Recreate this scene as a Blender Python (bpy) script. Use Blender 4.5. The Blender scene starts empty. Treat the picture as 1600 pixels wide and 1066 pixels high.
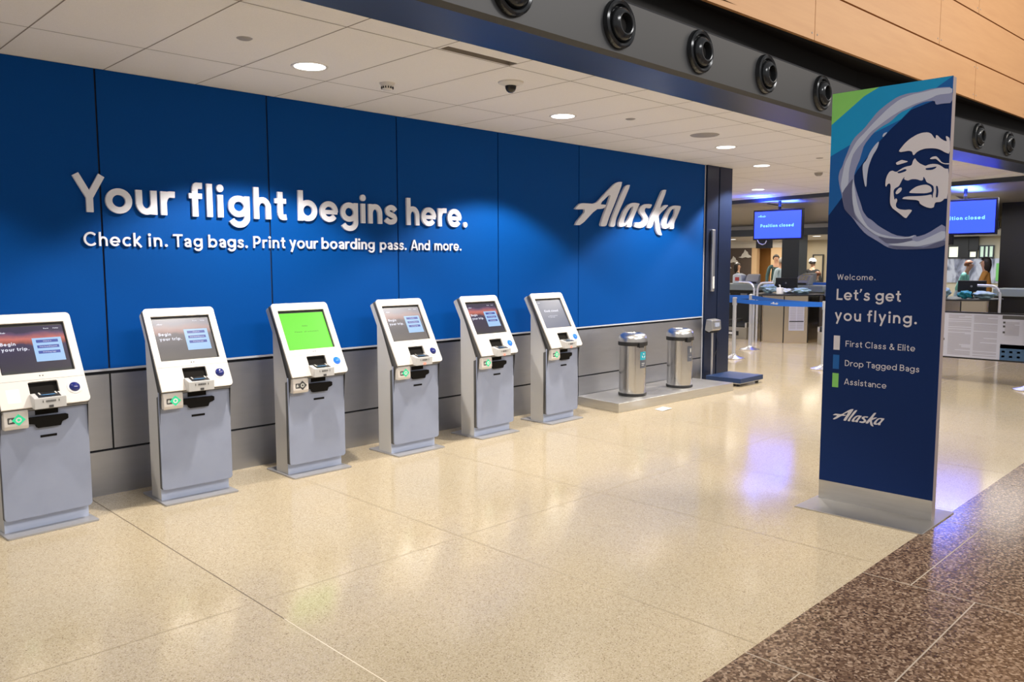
import bpy, bmesh, math, random
from mathutils import Matrix, Vector
R = math.radians
random.seed(7)
scn = bpy.context.scene
col = scn.collection

# ------------------------------------------------------------------ camera
cd = bpy.data.cameras.new('camera'); cam = bpy.data.objects.new('camera', cd); col.objects.link(cam)
cd.sensor_width = 36.0; cd.lens = 28.062; cd.clip_end = 200
cam.matrix_world = Matrix((( 0.709003, 0.069501, -0.701772, 0.0),
                           (-0.705202, 0.066745, -0.705858, -5.726),
                           (-0.002219, 0.995347, 0.096334, 1.564),
                           (0, 0, 0, 1)))
scn.camera = cam
# ------------------------------------------------------------------ view and world
vs = scn.view_settings
vs.view_transform = 'Standard'; vs.look = 'None'; vs.gamma = 1.0; vs.use_curve_mapping = False
vs.exposure = 0.0
scn.cycles.max_bounces = 8
scn.cycles.use_denoising = True
wd = bpy.data.worlds.new('world'); scn.world = wd; wd.use_nodes = True
wd.node_tree.nodes['Background'].inputs[0].default_value = (0.95, 0.93, 0.92, 1)
wd.node_tree.nodes['Background'].inputs[1].default_value = 0.44

def area(name, loc, rot, size, power, color, parent=None, spread=None, size_y=None):
    l = bpy.data.lights.new(name, 'AREA'); l.energy = power; l.color = color; l.size = size
    if size_y: l.shape = 'RECTANGLE'; l.size_y = size_y
    if spread: l.spread = R(spread)
    o = bpy.data.objects.new(name, l); col.objects.link(o); o.location = loc; o.rotation_euler = rot
    if parent: o.parent = parent
    return o
def spot(name, loc, power, color, cone, blend, parent=None, rad=.06, rot=(0, 0, 0)):
    l = bpy.data.lights.new(name, 'SPOT'); l.energy = power; l.color = color
    l.spot_size = R(cone); l.spot_blend = blend; l.shadow_soft_size = rad
    o = bpy.data.objects.new(name, l); col.objects.link(o); o.location = loc; o.rotation_euler = rot
    if parent: o.parent = parent
    return o
# the lamps of the tall hall the photographer stands in
area('hall_lamp_light', (3.0, -9.5, 6.6), (R(12), 0, 0), 3.0, 430, (1.0, .95, .90), size_y=2.0)
area('hall_lamp_light', (9.0, -9.0, 6.6), (R(10), 0, 0), 3.0, 430, (1.0, .95, .90), size_y=2.0)
area('hall_wall_washer', (11.0, -5.6, 5.0), (R(90), 0, 0), 5.0, 65, (1.0, .88, .74), size_y=1.0)
DOWN_W = 138

H = 2.843          # ceiling height
# ------------------------------------------------------------------ materials
def mat(name, color, rough=.5, metal=0.0, emit=None, es=0.0, spec=None, coat=0.0):
    m = bpy.data.materials.new(name); m.use_nodes = True
    b = m.node_tree.nodes['Principled BSDF']
    b.inputs['Base Color'].default_value = (*color, 1); b.inputs['Roughness'].default_value = rough
    b.inputs['Metallic'].default_value = metal
    if spec is not None: b.inputs['Specular IOR Level'].default_value = spec
    if coat: b.inputs['Coat Weight'].default_value = coat; b.inputs['Coat Roughness'].default_value = .05
    if emit: b.inputs['Emission Color'].default_value = (*emit, 1); b.inputs['Emission Strength'].default_value = es
    return m
def nodes(m): return m.node_tree.nodes, m.node_tree.links, m.node_tree.nodes['Principled BSDF']
def tex(n, l, kind, scale, vec=None, mapscale=None, **kw):
    tc = n.new('ShaderNodeTexCoord'); mp = n.new('ShaderNodeMapping')
    l.new(tc.outputs[vec or 'Object'], mp.inputs[0])
    if mapscale: mp.inputs['Scale'].default_value = mapscale
    t = n.new(kind); l.new(mp.outputs[0], t.inputs['Vector']); t.inputs['Scale'].default_value = scale
    for k, v in kw.items(): t.inputs[k].default_value = v
    return t
def ramp(n, l, fac, stops, interp='LINEAR'):
    r = n.new('ShaderNodeValToRGB'); l.new(fac, r.inputs[0]); r.color_ramp.interpolation = interp
    e = r.color_ramp.elements
    e[0].position = stops[0][0]; e[0].color = (*stops[0][1], 1); e[1].position = stops[-1][0]; e[1].color = (*stops[-1][1], 1)
    for p, c in stops[1:-1]:
        q = e.new(p); q.color = (*c, 1)
    return r
def speckled(name, stops, scale, rough, extra=None, big=None):
    m = mat(name, (.5, .5, .5), rough); n, l, b = nodes(m)
    v = tex(n, l, 'ShaderNodeTexVoronoi', scale, Randomness=1.0)
    sp = n.new('ShaderNodeSeparateColor'); l.new(v.outputs['Color'], sp.inputs[0])
    r = ramp(n, l, sp.outputs[0], stops)
    out = r.outputs[0]
    if big:
        t = tex(n, l, 'ShaderNodeTexNoise', .9, Detail=3.0)
        r2 = ramp(n, l, t.outputs[0], [(.35, big[0]), (.65, big[1])])
        mx = n.new('ShaderNodeMix'); mx.data_type = 'RGBA'; mx.blend_type = 'MULTIPLY'; mx.inputs[0].default_value = 1
        l.new(out, mx.inputs[6]); l.new(r2.outputs[0], mx.inputs[7]); out = mx.outputs[2]
    l.new(out, b.inputs['Base Color'])
    return m
def brushed(name, color, rough, ms, amt=.12, stain=None):
    m = mat(name, color, rough, 1.0); n, l, b = nodes(m)
    t = tex(n, l, 'ShaderNodeTexNoise', 8, mapscale=ms, Detail=4.0)
    r = n.new('ShaderNodeMapRange'); l.new(t.outputs[0], r.inputs[0])
    r.inputs[3].default_value = max(.03, rough - amt); r.inputs[4].default_value = rough + amt
    l.new(r.outputs[0], b.inputs['Roughness'])
    rr = ramp(n, l, t.outputs[0], [(.3, tuple(c * (1 - amt) for c in color)), (.7, tuple(min(1, c * (1 + amt)) for c in color))])
    l.new(rr.outputs[0], b.inputs['Base Color'])
    return m

M = {}
M['terrazzo'] = speckled('beige_terrazzo', [(0, (.24, .18, .11)), (.05, (.38, .31, .21)), (.15, (.50, .42, .28)), (.7, (.56, .475, .335)), (1, (.65, .57, .435))], 230, .13,
                         big=((.93, .93, .93), (1, .98, .95)))
M['granite'] = speckled('brown_granite', [(0, (.055, .03, .018)), (.4, (.13, .078, .048)), (.75, (.25, .165, .11)), (1, (.42, .31, .22))], 95, .16)
M['grout'] = mat('pale_grout', (.45, .38, .30), .5)
M['joint'] = mat('dark_floor_joint', (.16, .12, .08), .6)
M['joint_pale'] = mat('faint_floor_joint', (.42, .34, .22), .4)
M['joint_light'] = mat('light_floor_joint', (.78, .70, .55), .4)
M['blue_wall'] = mat('blue_wall_panel', (.0, .062, .30), .55, spec=.1)
n, l, b = nodes(M['blue_wall'])
t = tex(n, l, 'ShaderNodeTexNoise', 60, mapscale=(1, 1, 12), Detail=3.0)
r_ = ramp(n, l, t.outputs[0], [(.3, (.0, .056, .27)), (.7, (.0, .064, .30))]); l.new(r_.outputs[0], b.inputs['Base Color'])
M['gap'] = mat('dark_gap', (.004, .005, .01), .7)
M['steel_wall'] = brushed('stainless_wainscot', (.47, .48, .52), .42, (.5, 1, 3), .03)
M['steel'] = brushed('brushed_steel', (.66, .65, .63), .38, (.6, .6, 6), .05)
M['steel_v'] = brushed('polished_bin_steel', (.62, .61, .60), .17, (30, 30, .4), .07)
M['steel_bright'] = mat('satin_aluminium', (.68, .68, .70), .3, 1.0)
M['alu'] = mat('pale_aluminium', (.62, .64, .70), .35, .6)
M['black'] = mat('black_plastic', (.008, .008, .010), .35)
M['rubber'] = mat('black_rubber', (.012, .012, .013), .6)
M['column'] = mat('navy_column_metal', (.010, .018, .05), .32, .3)
M['ceil'] = mat('ceiling_tile', (.80, .76, .72), .75)
n, l, b = nodes(M['ceil'])
t = tex(n, l, 'ShaderNodeTexNoise', 220, Detail=2.0)
r_ = ramp(n, l, t.outputs[0], [(.3, (.79, .775, .765)), (.7, (.85, .83, .82))]); l.new(r_.outputs[0], b.inputs['Base Color'])
M['ceil_gap'] = mat('ceiling_joint', (.26, .235, .21), .8)
M['beam_under'] = mat('beam_underside', (.012, .022, .045), .32, spec=.8)
M['beam'] = mat('beam_charcoal', (.030, .032, .036), .45)
M['recess'] = mat('recess_black', (.006, .006, .006), .8)
M['wood'] = mat('maple_panel', (.62, .34, .15), .42); n, l, b = nodes(M['wood'])
t = tex(n, l, 'ShaderNodeTexNoise', 3, mapscale=(.5, 1, 6), Detail=6.0, Roughness=.6)
r_ = ramp(n, l, t.outputs[0], [(.3, (.55, .285, .115)), (.7, (.60, .325, .135))]); l.new(r_.outputs[0], b.inputs['Base Color'])
M['white'] = mat('white_letter', (.80, .83, .95), .4)
M['kiosk_white'] = mat('kiosk_warm_white', (.68, .64, .60), .42)
M['kiosk_side'] = mat('kiosk_side_grey', (.55, .55, .55), .45)
M['kiosk_door'] = mat('kiosk_door_grey', (.27, .30, .37), .45); n, l, b = nodes(M['kiosk_door'])
t = tex(n, l, 'ShaderNodeTexNoise', 5, mapscale=(1, 1, 1), Detail=4.0)
r_ = ramp(n, l, t.outputs[0], [(.25, (.265, .30, .41)), (.45, (.29, .33, .45)), (.8, (.315, .355, .475))]); l.new(r_.outputs[0], b.inputs['Base Color'])
M['kiosk_kick'] = mat('kiosk_kick_pale', (.50, .56, .72), .45)
M['gasket'] = mat('kiosk_grey_gasket', (.10, .10, .10), .6)
M['cavity'] = mat('dark_cavity', (.010, .009, .008), .8, spec=.1)
M['trim_light'] = mat('pale_trim', (.50, .52, .58), .4)
M['steel_lid'] = mat('brushed_lid_steel', (.66, .65, .64), .30, 1.0)
M['patch'] = mat('pale_label', (.80, .77, .72), .4)
M['blue_glass'] = mat('blue_glossy_knob', (.002, .012, .16), .06, coat=1.0)
M['blue_glass_lit'] = mat('blue_lit_knob', (.01, .10, .55), .08, emit=(.02, .22, 1.0), es=.8, coat=1.0)
M['scan_glass'] = mat('scanner_glass', (.10, .25, .45), .1, emit=(.2, .5, .9), es=.35)
M['green_lit'] = mat('green_reader_mark', (.02, .35, .16), .4, emit=(.03, .8, .38), es=.55)
M['red_lit'] = mat('red_scanner_lamp', (.5, .05, .02), .4, emit=(1, .18, .12), es=2.2)
M['grey_mark'] = mat('grey_mark', (.06, .06, .06), .5)
M['pale_mark'] = mat('pale_mark', (.55, .55, .52), .5)
M['lens'] = mat('lamp_lens', (1, 1, 1), .5, emit=(1, .97, .92), es=4.0)
M['fixture'] = mat('fixture_white', (.72, .70, .68), .45)
M['fixture_grey'] = mat('fixture_grey', (.33, .31, .29), .5)
M['dome'] = mat('smoked_dome', (.02, .018, .016), .1)
M['navy'] = mat('sign_navy', (.0, .020, .115), .6, spec=.25)
M['s_green'] = mat('sign_green', (.25, .66, .15), .5)
M['s_teal'] = mat('sign_teal', (.0, .32, .66), .5)
M['s_blue'] = mat('sign_blue', (.0, .115, .42), .5)
M['s_mid'] = mat('sign_lavender', (.29, .33, .54), .5)
M['s_light'] = mat('sign_pale_lavender', (.54, .61, .78), .5)
M['s_dark'] = mat('sign_slate', (.115, .13, .25), .5)
M['s_white'] = mat('sign_white', (.74, .72, .77), .5)
M['nozzle'] = mat('nozzle_gunmetal', (.035, .038, .042), .18, .6)
M['teal_st'] = mat('teal_sticker', (.02, .38, .50), .4)
M['grey_st'] = mat('grey_sticker', (.09, .10, .13), .4)
M['scale_blue'] = mat('scale_blue_paint', (.012, .035, .11), .4)
M['belt'] = mat('blue_belt', (.01, .13, .60), .6)
M['paper'] = mat('white_paper', (.8, .8, .8), .6)
M['display'] = mat('lcd_display', (.3, .33, .4), .2, emit=(.35, .4, .6), es=.25)
M['scr_blue'] = mat('blue_display', (.0, .0, .0), .2, emit=(.075, .17, 3.2), es=1.0)
M['scr_text'] = mat('display_text', (0, 0, 0), .3, emit=(.35, .95, 1.0), es=1.1)
M['scr_frame'] = mat('display_frame', (.005, .007, .03), .25)
# far area
M['dark_stone'] = mat('dark_back_column', (.030, .036, .046), .35, .2)
M['counter_grey'] = mat('counter_grey_top', (.26, .31, .31), .4)
M['counter_dark'] = mat('counter_front_dark', (.012, .012, .012), .4)
M['counter_tan'] = mat('counter_front_tan', (.24, .21, .16), .4)
M['podium_metal'] = brushed('podium_metal', (.66, .56, .43), .2, (.6, .6, .2), .012)
M['well'] = mat('conveyor_well_grey', (.28, .26, .22), .4)
M['far_ceiling'] = mat('far_ceiling_metal', (.42, .39, .36), .35, .3)
M['brown_wall'] = mat('taupe_wall', (.11, .085, .075), .6)
M['orange_lit_wall'] = mat('orange_lit_wall', (.72, .38, .12), .5)
M['peach_wall'] = mat('peach_wall', (.85, .62, .38), .5)
M['cream_wall'] = mat('cream_wall', (.55, .50, .38), .5)
M['soffit_white'] = mat('soffit_white', (.75, .73, .70), .5)
M['win'] = mat('far_window_glow', (.5, .6, .5), .2, emit=(.55, .75, .58), es=.55)
M['win_white'] = mat('lit_white_panel', (.8, .8, .7), .2, emit=(.9, .92, .7), es=.7)
M['mural'] = mat('slate_mountain_mural', (.2, .22, .3), .5); n, l, b = nodes(M['mural'])
t = tex(n, l, 'ShaderNodeTexNoise', 2.2, mapscale=(1, 1.6, .7), Detail=5.0, Distortion=1.2)
r_ = ramp(n, l, t.outputs[0], [(.40, (.10, .11, .15)), (.5, (.22, .24, .33)), (.62, (.50, .53, .62))]); l.new(r_.outputs[0], b.inputs['Base Color'])
M['device_grey'] = mat('device_grey', (.22, .23, .24), .4)
M['bag_blue'] = mat('pale_blue_plastic', (.28, .42, .50), .35)
M['bag_white'] = mat('white_plastic', (.62, .68, .70), .35)
M['teal_cloth'] = mat('teal_cloth', (.02, .25, .33), .6)
M['yellow'] = mat('yellow_keys', (.65, .50, .05), .5)
M['skin'] = mat('skin', (.52, .30, .20), .5)
M['hair_dark'] = mat('dark_hair', (.012, .009, .008), .5)
M['hair_brown'] = mat('auburn_hair', (.16, .06, .025), .5)
M['hair_grey'] = mat('grey_hair', (.35, .33, .31), .5)
def cloth(nm, c): M[nm] = mat(nm, c, .8)
cloth('black_cloth', (.012, .013, .014)); cloth('dark_teal_cloth', (.02, .055, .06)); cloth('light_blue_cloth', (.38, .50, .60))
cloth('mint_cloth', (.16, .45, .43)); cloth('ochre_cloth', (.42, .20, .04)); cloth('blue_cloth', (.02, .14, .24)); cloth('trouser_dark', (.02, .02, .025))
cloth('olive_cloth', (.05, .055, .045))

# ------------------------------------------------------------------ helpers
class MB:
    def __init__(s): s.v = []; s.f = []; s.m = []
    def add(s, vs_, fs, mi=0):
        o = len(s.v); s.v += [tuple(v) for v in vs_]
        for f in fs: s.f.append(tuple(i + o for i in f)); s.m.append(mi)
        return s
    def box(s, x0, x1, y0, y1, z0, z1, mi=0):
        return s.add([(x0, y0, z0), (x1, y0, z0), (x1, y1, z0), (x0, y1, z0), (x0, y0, z1), (x1, y0, z1), (x1, y1, z1), (x0, y1, z1)],
                     [(0, 3, 2, 1), (4, 5, 6, 7), (0, 1, 5, 4), (1, 2, 6, 5), (2, 3, 7, 6), (3, 0, 4, 7)], mi)
    def quad(s, a, b, c, d, mi=0): return s.add([a, b, c, d], [(0, 1, 2, 3)], mi)
    def profx(s, prof, x0, x1, mi=0):        # polygon in (y, z) swept along x
        n_ = len(prof)
        vs_ = [(x0, y, z) for y, z in prof] + [(x1, y, z) for y, z in prof]
        fs = [tuple(range(n_ - 1, -1, -1)), tuple(range(n_, 2 * n_))]
        fs += [(i, (i + 1) % n_, n_ + (i + 1) % n_, n_ + i) for i in range(n_)]
        return s.add(vs_, fs, mi)
    def prism(s, poly, z0, z1, mi=0):        # polygon in (x, y) swept along z
        n_ = len(poly)
        vs_ = [(x, y, z0) for x, y in poly] + [(x, y, z1) for x, y in poly]
        fs = [tuple(range(n_ - 1, -1, -1)), tuple(range(n_, 2 * n_))]
        fs += [(i, (i + 1) % n_, n_ + (i + 1) % n_, n_ + i) for i in range(n_)]
        return s.add(vs_, fs, mi)
    def lathe(s, prof, seg=40, c=(0, 0, 0), mat4=None, mi=0):   # prof [(r, z)], closed at r = 0 ends
        o = []; n_ = len(prof)
        for i in range(seg):
            a = 2 * math.pi * i / seg
            for r, z in prof:
                v = Vector((r * math.cos(a), r * math.sin(a), z))
                if mat4: v = mat4 @ v
                o.append((v.x + c[0], v.y + c[1], v.z + c[2]))
        fs = []
        for i in range(seg):
            j = (i + 1) % seg
            for k in range(n_ - 1): fs.append((i * n_ + k, j * n_ + k, j * n_ + k + 1, i * n_ + k + 1))
        return s.add(o, fs, mi)
    def tube(s, pts, r, seg=12, mi=0):
        pts = [Vector(p) for p in pts]; o = []; up = Vector((0, 0, 1))
        for i, p in enumerate(pts):
            d = (pts[min(i + 1, len(pts) - 1)] - pts[max(i - 1, 0)]).normalized()
            a = up if abs(d.dot(up)) < .95 else Vector((1, 0, 0))
            x = d.cross(a).normalized(); y = d.cross(x)
            rr = r[i] if isinstance(r, (list, tuple)) else r
            for k in range(seg):
                t_ = 2 * math.pi * k / seg; q = p + rr * (x * math.cos(t_) + y * math.sin(t_)); o.append(tuple(q))
        fs = [tuple(range(seg)), tuple(range((len(pts) - 1) * seg + seg - 1, (len(pts) - 1) * seg - 1, -1))]
        for i in range(len(pts) - 1):
            for k in range(seg):
                k2 = (k + 1) % seg; fs.append((i * seg + k, i * seg + k2, (i + 1) * seg + k2, (i + 1) * seg + k))
        return s.add(o, fs, mi)
    def build(s, name, mats, parent=None, bevel=0, smooth=False, loc=None):
        me = bpy.data.meshes.new(name); me.from_pydata(s.v, [], s.f)
        mats = mats if isinstance(mats, (list, tuple)) else [mats]
        for m in mats: me.materials.append(M[m] if isinstance(m, str) else m)
        for p_, mi in zip(me.polygons, s.m): p_.material_index = mi
        bm_ = bmesh.new(); bm_.from_mesh(me); bmesh.ops.remove_doubles(bm_, verts=bm_.verts, dist=1e-6)
        bmesh.ops.recalc_face_normals(bm_, faces=bm_.faces); bm_.to_mesh(me); bm_.free()
        o = bpy.data.objects.new(name, me); col.objects.link(o)
        if parent: o.parent = parent
        if loc: o.location = loc
        if bevel:
            bv = o.modifiers.new('bevel', 'BEVEL'); bv.width = bevel; bv.segments = 2; bv.limit_method = 'ANGLE'; bv.angle_limit = R(40)
        if smooth:
            for p_ in me.polygons: p_.use_smooth = True
            bpy_angle(me, 35)
        return o
def bpy_angle(me, deg):
    bm_ = bmesh.new(); bm_.from_mesh(me)
    for e in bm_.edges:
        e.smooth = not (len(e.link_faces) == 2 and e.calc_face_angle(0) > R(deg))
    bm_.to_mesh(me); bm_.free()
def tag(o, label=None, cat=None, group=None, kind=None):
    if label: o['label'] = label
    if cat: o['category'] = cat
    if group: o['group'] = group
    if kind: o['kind'] = kind
    return o
def empty(name, loc=(0, 0, 0), rz=0):
    o = bpy.data.objects.new(name, None); col.objects.link(o); o.location = loc; o.rotation_euler = (0, 0, rz); o.empty_display_size = .1
    return o
def copy_tree(o, parent=None):
    c = o.copy(); col.objects.link(c)
    if parent: c.parent = parent
    for ch in list(o.children): copy_tree(ch, c)
    return c
def rrect(x0, y0, x1, y1, r, seg=5, corners=(1, 1, 1, 1)):     # corners: bl, br, tr, tl
    pts = []
    for (cx, cy, a0, on) in ((x0 + r, y0 + r, 180, corners[0]), (x1 - r, y0 + r, 270, corners[1]), (x1 - r, y1 - r, 0, corners[2]), (x0 + r, y1 - r, 90, corners[3])):
        if on:
            for k in range(seg + 1):
                a = R(a0 + 90 * k / seg); pts.append((cx + r * math.cos(a), cy + r * math.sin(a)))
        else:
            pts.append((cx + r * (1 if a0 in (270, 0) else -1), cy + r * (1 if a0 in (0, 90) else -1)))
    return pts
def flat(name, loops, depth, m, parent=None, mtx=None, z=0.0, smooth_pts=False):
    """solid plate cut from 2-D loops (inner loops become holes), local z from z to z + depth"""
    cu = bpy.data.curves.new(name, 'CURVE'); cu.dimensions = '2D'; cu.fill_mode = 'BOTH'; cu.extrude = depth / 2
    for lp in loops:
        if smooth_pts:
            q = []
            for i in range(len(lp)):
                a = lp[i]; b2 = lp[(i + 1) % len(lp)]
                q += [(a[0] * .8 + b2[0] * .2, a[1] * .8 + b2[1] * .2), (a[0] * .2 + b2[0] * .8, a[1] * .2 + b2[1] * .8)]
            lp = q
        sp = cu.splines.new('POLY'); sp.points.add(len(lp) - 1); sp.use_cyclic_u = True
        for p_, (x, y) in zip(sp.points, lp): p_.co = (x, y, 0, 1)
    t_ = bpy.data.objects.new('tmp', cu); col.objects.link(t_)
    dg = bpy.context.evaluated_depsgraph_get(); dg.update()
    me = bpy.data.meshes.new_from_object(t_.evaluated_get(dg)); bpy.data.objects.remove(t_); bpy.data.curves.remove(cu)
    me.name = name
    for v in me.vertices: v.co.z += z + depth / 2
    me.materials.clear(); me.materials.append(M[m] if isinstance(m, str) else m)
    o = bpy.data.objects.new(name, me); col.objects.link(o)
    if parent: o.parent = parent
    if mtx: o.matrix_local = mtx
    return o
def frame(origin, X, Y, Z):
    m_ = Matrix.Identity(4)
    for i in range(3): m_[i][0] = X[i]; m_[i][1] = Y[i]; m_[i][2] = Z[i]; m_[i][3] = origin[i]
    return m_
def front(x, y, z): return frame((x, y, z), (1, 0, 0), (0, 0, 1), (0, -1, 0))      # plates that face -y
def west(x, y, z): return frame((x, y, z), (0, -1, 0), (0, 0, 1), (-1, 0, 0))      # plates that face -x
# ------------------------------------------------------------------ round geometric lettering drawn from strokes
from mathutils.geometry import delaunay_2d_cdt
def _arc(cx, cy, rx, ry, a0, a1, n=None):
    n = n or max(3, int(abs(a1 - a0) / 12))
    return [(cx + rx * math.cos(R(a0 + (a1 - a0) * i / n)), cy + ry * math.sin(R(a0 + (a1 - a0) * i / n))) for i in range(n + 1)]
def _cr(pts, n=5):
    q = [pts[0]] + list(pts) + [pts[-1]]; o = []
    for i in range(1, len(q) - 2):
        for k in range(n):
            t = k / n; a, b_, c_, d = q[i - 1:i + 3]
            o.append(tuple(.5 * (2 * b_[j] + (c_[j] - a[j]) * t + (2 * a[j] - 5 * b_[j] + 4 * c_[j] - d[j]) * t * t + (3 * b_[j] - a[j] - 3 * c_[j] + d[j]) * t ** 3) for j in (0, 1)))
    return o + [tuple(pts[-1])]
XH = .70; COND = .97
def glyph(ch, w):
    """strokes [(points, width)], solid polygons, advance; cap height 1"""
    h = w / 2; S = []; F = []; r = .365 - h; cy = XH / 2; ry = .36 - h
    L = lambda *p, k=1.0: S.append((list(p), w * k))
    A = lambda pts, k=1.0: S.append((pts, w * k))
    def ring(cx, cy_, rx, ry_): A(_arc(cx, cy_, rx, ry_, -3, 183)); A(_arc(cx, cy_, rx, ry_, 177, 363))
    def arch(x0, x1, flip=False):
        rx = (x1 - x0) / 2; yy = XH - h - .26 + .01
        if not flip: A([(x1, 0), (x1, yy - .02)] + _arc(x0 + rx, yy, rx, .26, 0, 180))
        else: A([(x0, XH), (x0, .28)] + _arc(x0 + rx, .26 + h - .012, rx, .26, 180, 360))
    adv = .72
    if ch == ' ': return [], [], .34
    if ch == '.': F.append(_arc(.11, .10, .105, .105, 0, 348, 29)); return S, F, .22
    if ch == '\u2019': F.append([(.02, 1.02), (.02 + w, 1.02), (.02 + w, .92), (.05, .70), (-.03, .70), (.02, .86)]); return S, F, w + .04
    if ch == 'l': L((h, 0), (h, 1.02)); return S, F, w
    if ch in 'ij':
        L((h + .02, 0), (h + .02, XH)); F.append(_arc(h + .02, .905, .118 * (w / .19) ** .5, .118 * (w / .19) ** .5, 0, 348, 29)); return S, F, w + .04
    if ch == 'o': ring(.375, cy, .375 - h, ry); return S, F, .75
    if ch == 'c': A(_arc(.37, cy, .37 - h, ry, 42, 318)); return S, F, .66
    if ch == 'e': A(_arc(.37, cy, .37 - h, ry, -4, 183)); A(_arc(.37, cy, .37 - h, ry, 177, 325)); L((h, cy - .015), (.74 - h * .3, cy - .015), k=.78); return S, F, .74
    if ch == 'n': L((h, 0), (h, XH)); arch(h, .62 - h); return S, F, .62
    if ch == 'm': L((h, 0), (h, XH)); arch(h, .56 - h); arch(.56 - h, 1.03 - h - .0); return S, F, 1.03
    if ch == 'h': L((h, 0), (h, 1.02)); arch(h, .62 - h); return S, F, .62
    if ch == 'u': L((.62 - h, 0), (.62 - h, XH)); arch(h, .62 - h, True); return S, F, .62
    if ch == 'r': L((h, 0), (h, XH)); A(_cr([(h, .38), (h + .05, .52), (h + .15, XH - h * .95), (.44, XH - h * .9)])); return S, F, .42
    if ch == 'b': L((h, 0), (h, 1.02)); ring(.375, cy, r + .005, ry); return S, F, .74
    if ch == 'p': L((h, -.27), (h, XH)); ring(.375, cy, r + .005, ry); return S, F, .74
    if ch == 'd': L((.74 - h, 0), (.74 - h, 1.02)); ring(.365, cy, r, ry); return S, F, .74
    if ch == 'g':
        ring(.365, cy + .02, r, ry - .02); A([(.74 - h, XH), (.74 - h, .03)] + _arc(.37, .02, .37 - h, .32 - h, 0, -158)); return S, F, .74
    if ch == 'a':
        x = .60 - h; A([(x, 0), (x, .42)] + _arc(x - .215, .42, .215, XH - h - .42 + .005, 0, 160)); ring(x - .185, .205, .20, .205 - h + .01)
        L((x - .18, .40 - .0), (x, .40), k=.7); return S, F, .60
    if ch == 's':
        A(_cr([(.50, XH - .20), (.42, XH - h - .02), (.27, XH - h + .01), (.13, XH - .17), (.17, .41), (.30, .35), (.44, .29), (.48, .185), (.41, h + .015), (.26, h - .01), (.12, h + .04), (.06, .19)], 4)); return S, F, .56
    if ch == 't': A([(.20, .92), (.20, .22)] + _cr([(.20, .22), (.225, h + .025), (.32, h - .005), (.42, h + .005)], 3)); L((0, XH - h * .85), (.42, XH - h * .85), k=.86); return S, F, .42
    if ch == 'f': A([(.19, 0), (.19, .78)] + _cr([(.19, .78), (.225, 1.03 - h - .015), (.33, 1.03 - h), (.43, 1.03 - h)], 3)); L((0, XH - h * .85), (.42, XH - h * .85), k=.86); return S, F, .42
    if ch == 'k': L((h, 0), (h, 1.02)); L((h, .26), (.52, XH + .06)); L((.22, .34), (.58, -.05)); F_cut = None; return S, F, .62
    if ch == 'y': L((h * .9, XH + .04), (.35, .06)); L((.66 - h * .9, XH + .04), (.20 + 0, -.30)); return S, F, .66
    if ch == 'v': L((h, XH), (.33, .02)); L((.66 - h, XH), (.33, .02)); return S, F, .66
    if ch == 'Y': L((.07, 1.04), (.42, .42)); L((.77, 1.04), (.42, .42)); L((.42, 0), (.42, .46)); return S, F, .84
    if ch == 'C': A(_arc(.50, .5, .50 - h, .515 - h, 42, 318)); return S, F, .90
    if ch == 'T': L((0, 1 - h), (.78, 1 - h)); L((.39, 0), (.39, 1 - h)); return S, F, .78
    if ch in 'PRB':
        L((h, 0), (h, 1)); rr = .29 if ch != 'B' else .25
        A([(h, 1 - h), (.34, 1 - h)] + _arc(.34, 1 - h - rr + h * .4, .28 - h * .3, rr - h * .4, 90, -90) + [(h, 1 - h - 2 * rr + h * .8)])
        if ch == 'R': L((.34, .45), (.60, -.03))
        if ch == 'B': A([(h, h), (.36, h)] + _arc(.36, h + .235, .32 - h * .4, .235, -90, 90) + [(h, h + .47)])
        return S, F, .68
    if ch == 'A': L((.06, -.02), (.40, 1.0)); L((.80, -.02), (.46, 1.0)); L((.20, .26), (.66, .26), k=.86); return S, F, .86
    if ch == 'W': L((.06, 1.02), (.30, .02)); L((.30, .02), (.58, .98)); L((.58, .98), (.86, .02)); L((.86, .02), (1.10, 1.02)); return S, F, 1.16
    if ch == 'L': L((h, 0), (h, 1)); L((0, h), (.56, h)); return S, F, .56
    if ch in 'FE':
        L((h, 0), (h, 1)); L((0, 1 - h), (.58, 1 - h)); L((0, .52), (.54, .52))
        if ch == 'E': L((0, h), (.59, h))
        return S, F, .58
    if ch == 'D': L((h, 0), (h, 1)); A([(0, 1 - h), (.30, 1 - h)] + _arc(.30, .5, .46 - h, .5 - h, 90, -90) + [(0, h)]); return S, F, .78
    if ch == 'H': L((h, 0), (h, 1)); L((.72 - h, 0), (.72 - h, 1)); L((h, .52), (.72 - h, .52)); return S, F, .72
    if ch == 'K': L((h, 0), (h, 1)); L((h, .38), (.62, 1.03)); L((.26, .52), (.68, -.04)); return S, F, .72
    if ch == '&':
        A(_cr([(.78, .42), (.66, .20), (.46, h + .005), (.24, h), (.10, .24), (.20, .46), (.40, .62), (.50, .78), (.38, 1 - h), (.24, .86), (.28, .68), (.50, .40), (.82, .0)], 4)); return S, F, .86
    return S, F, .6
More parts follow.
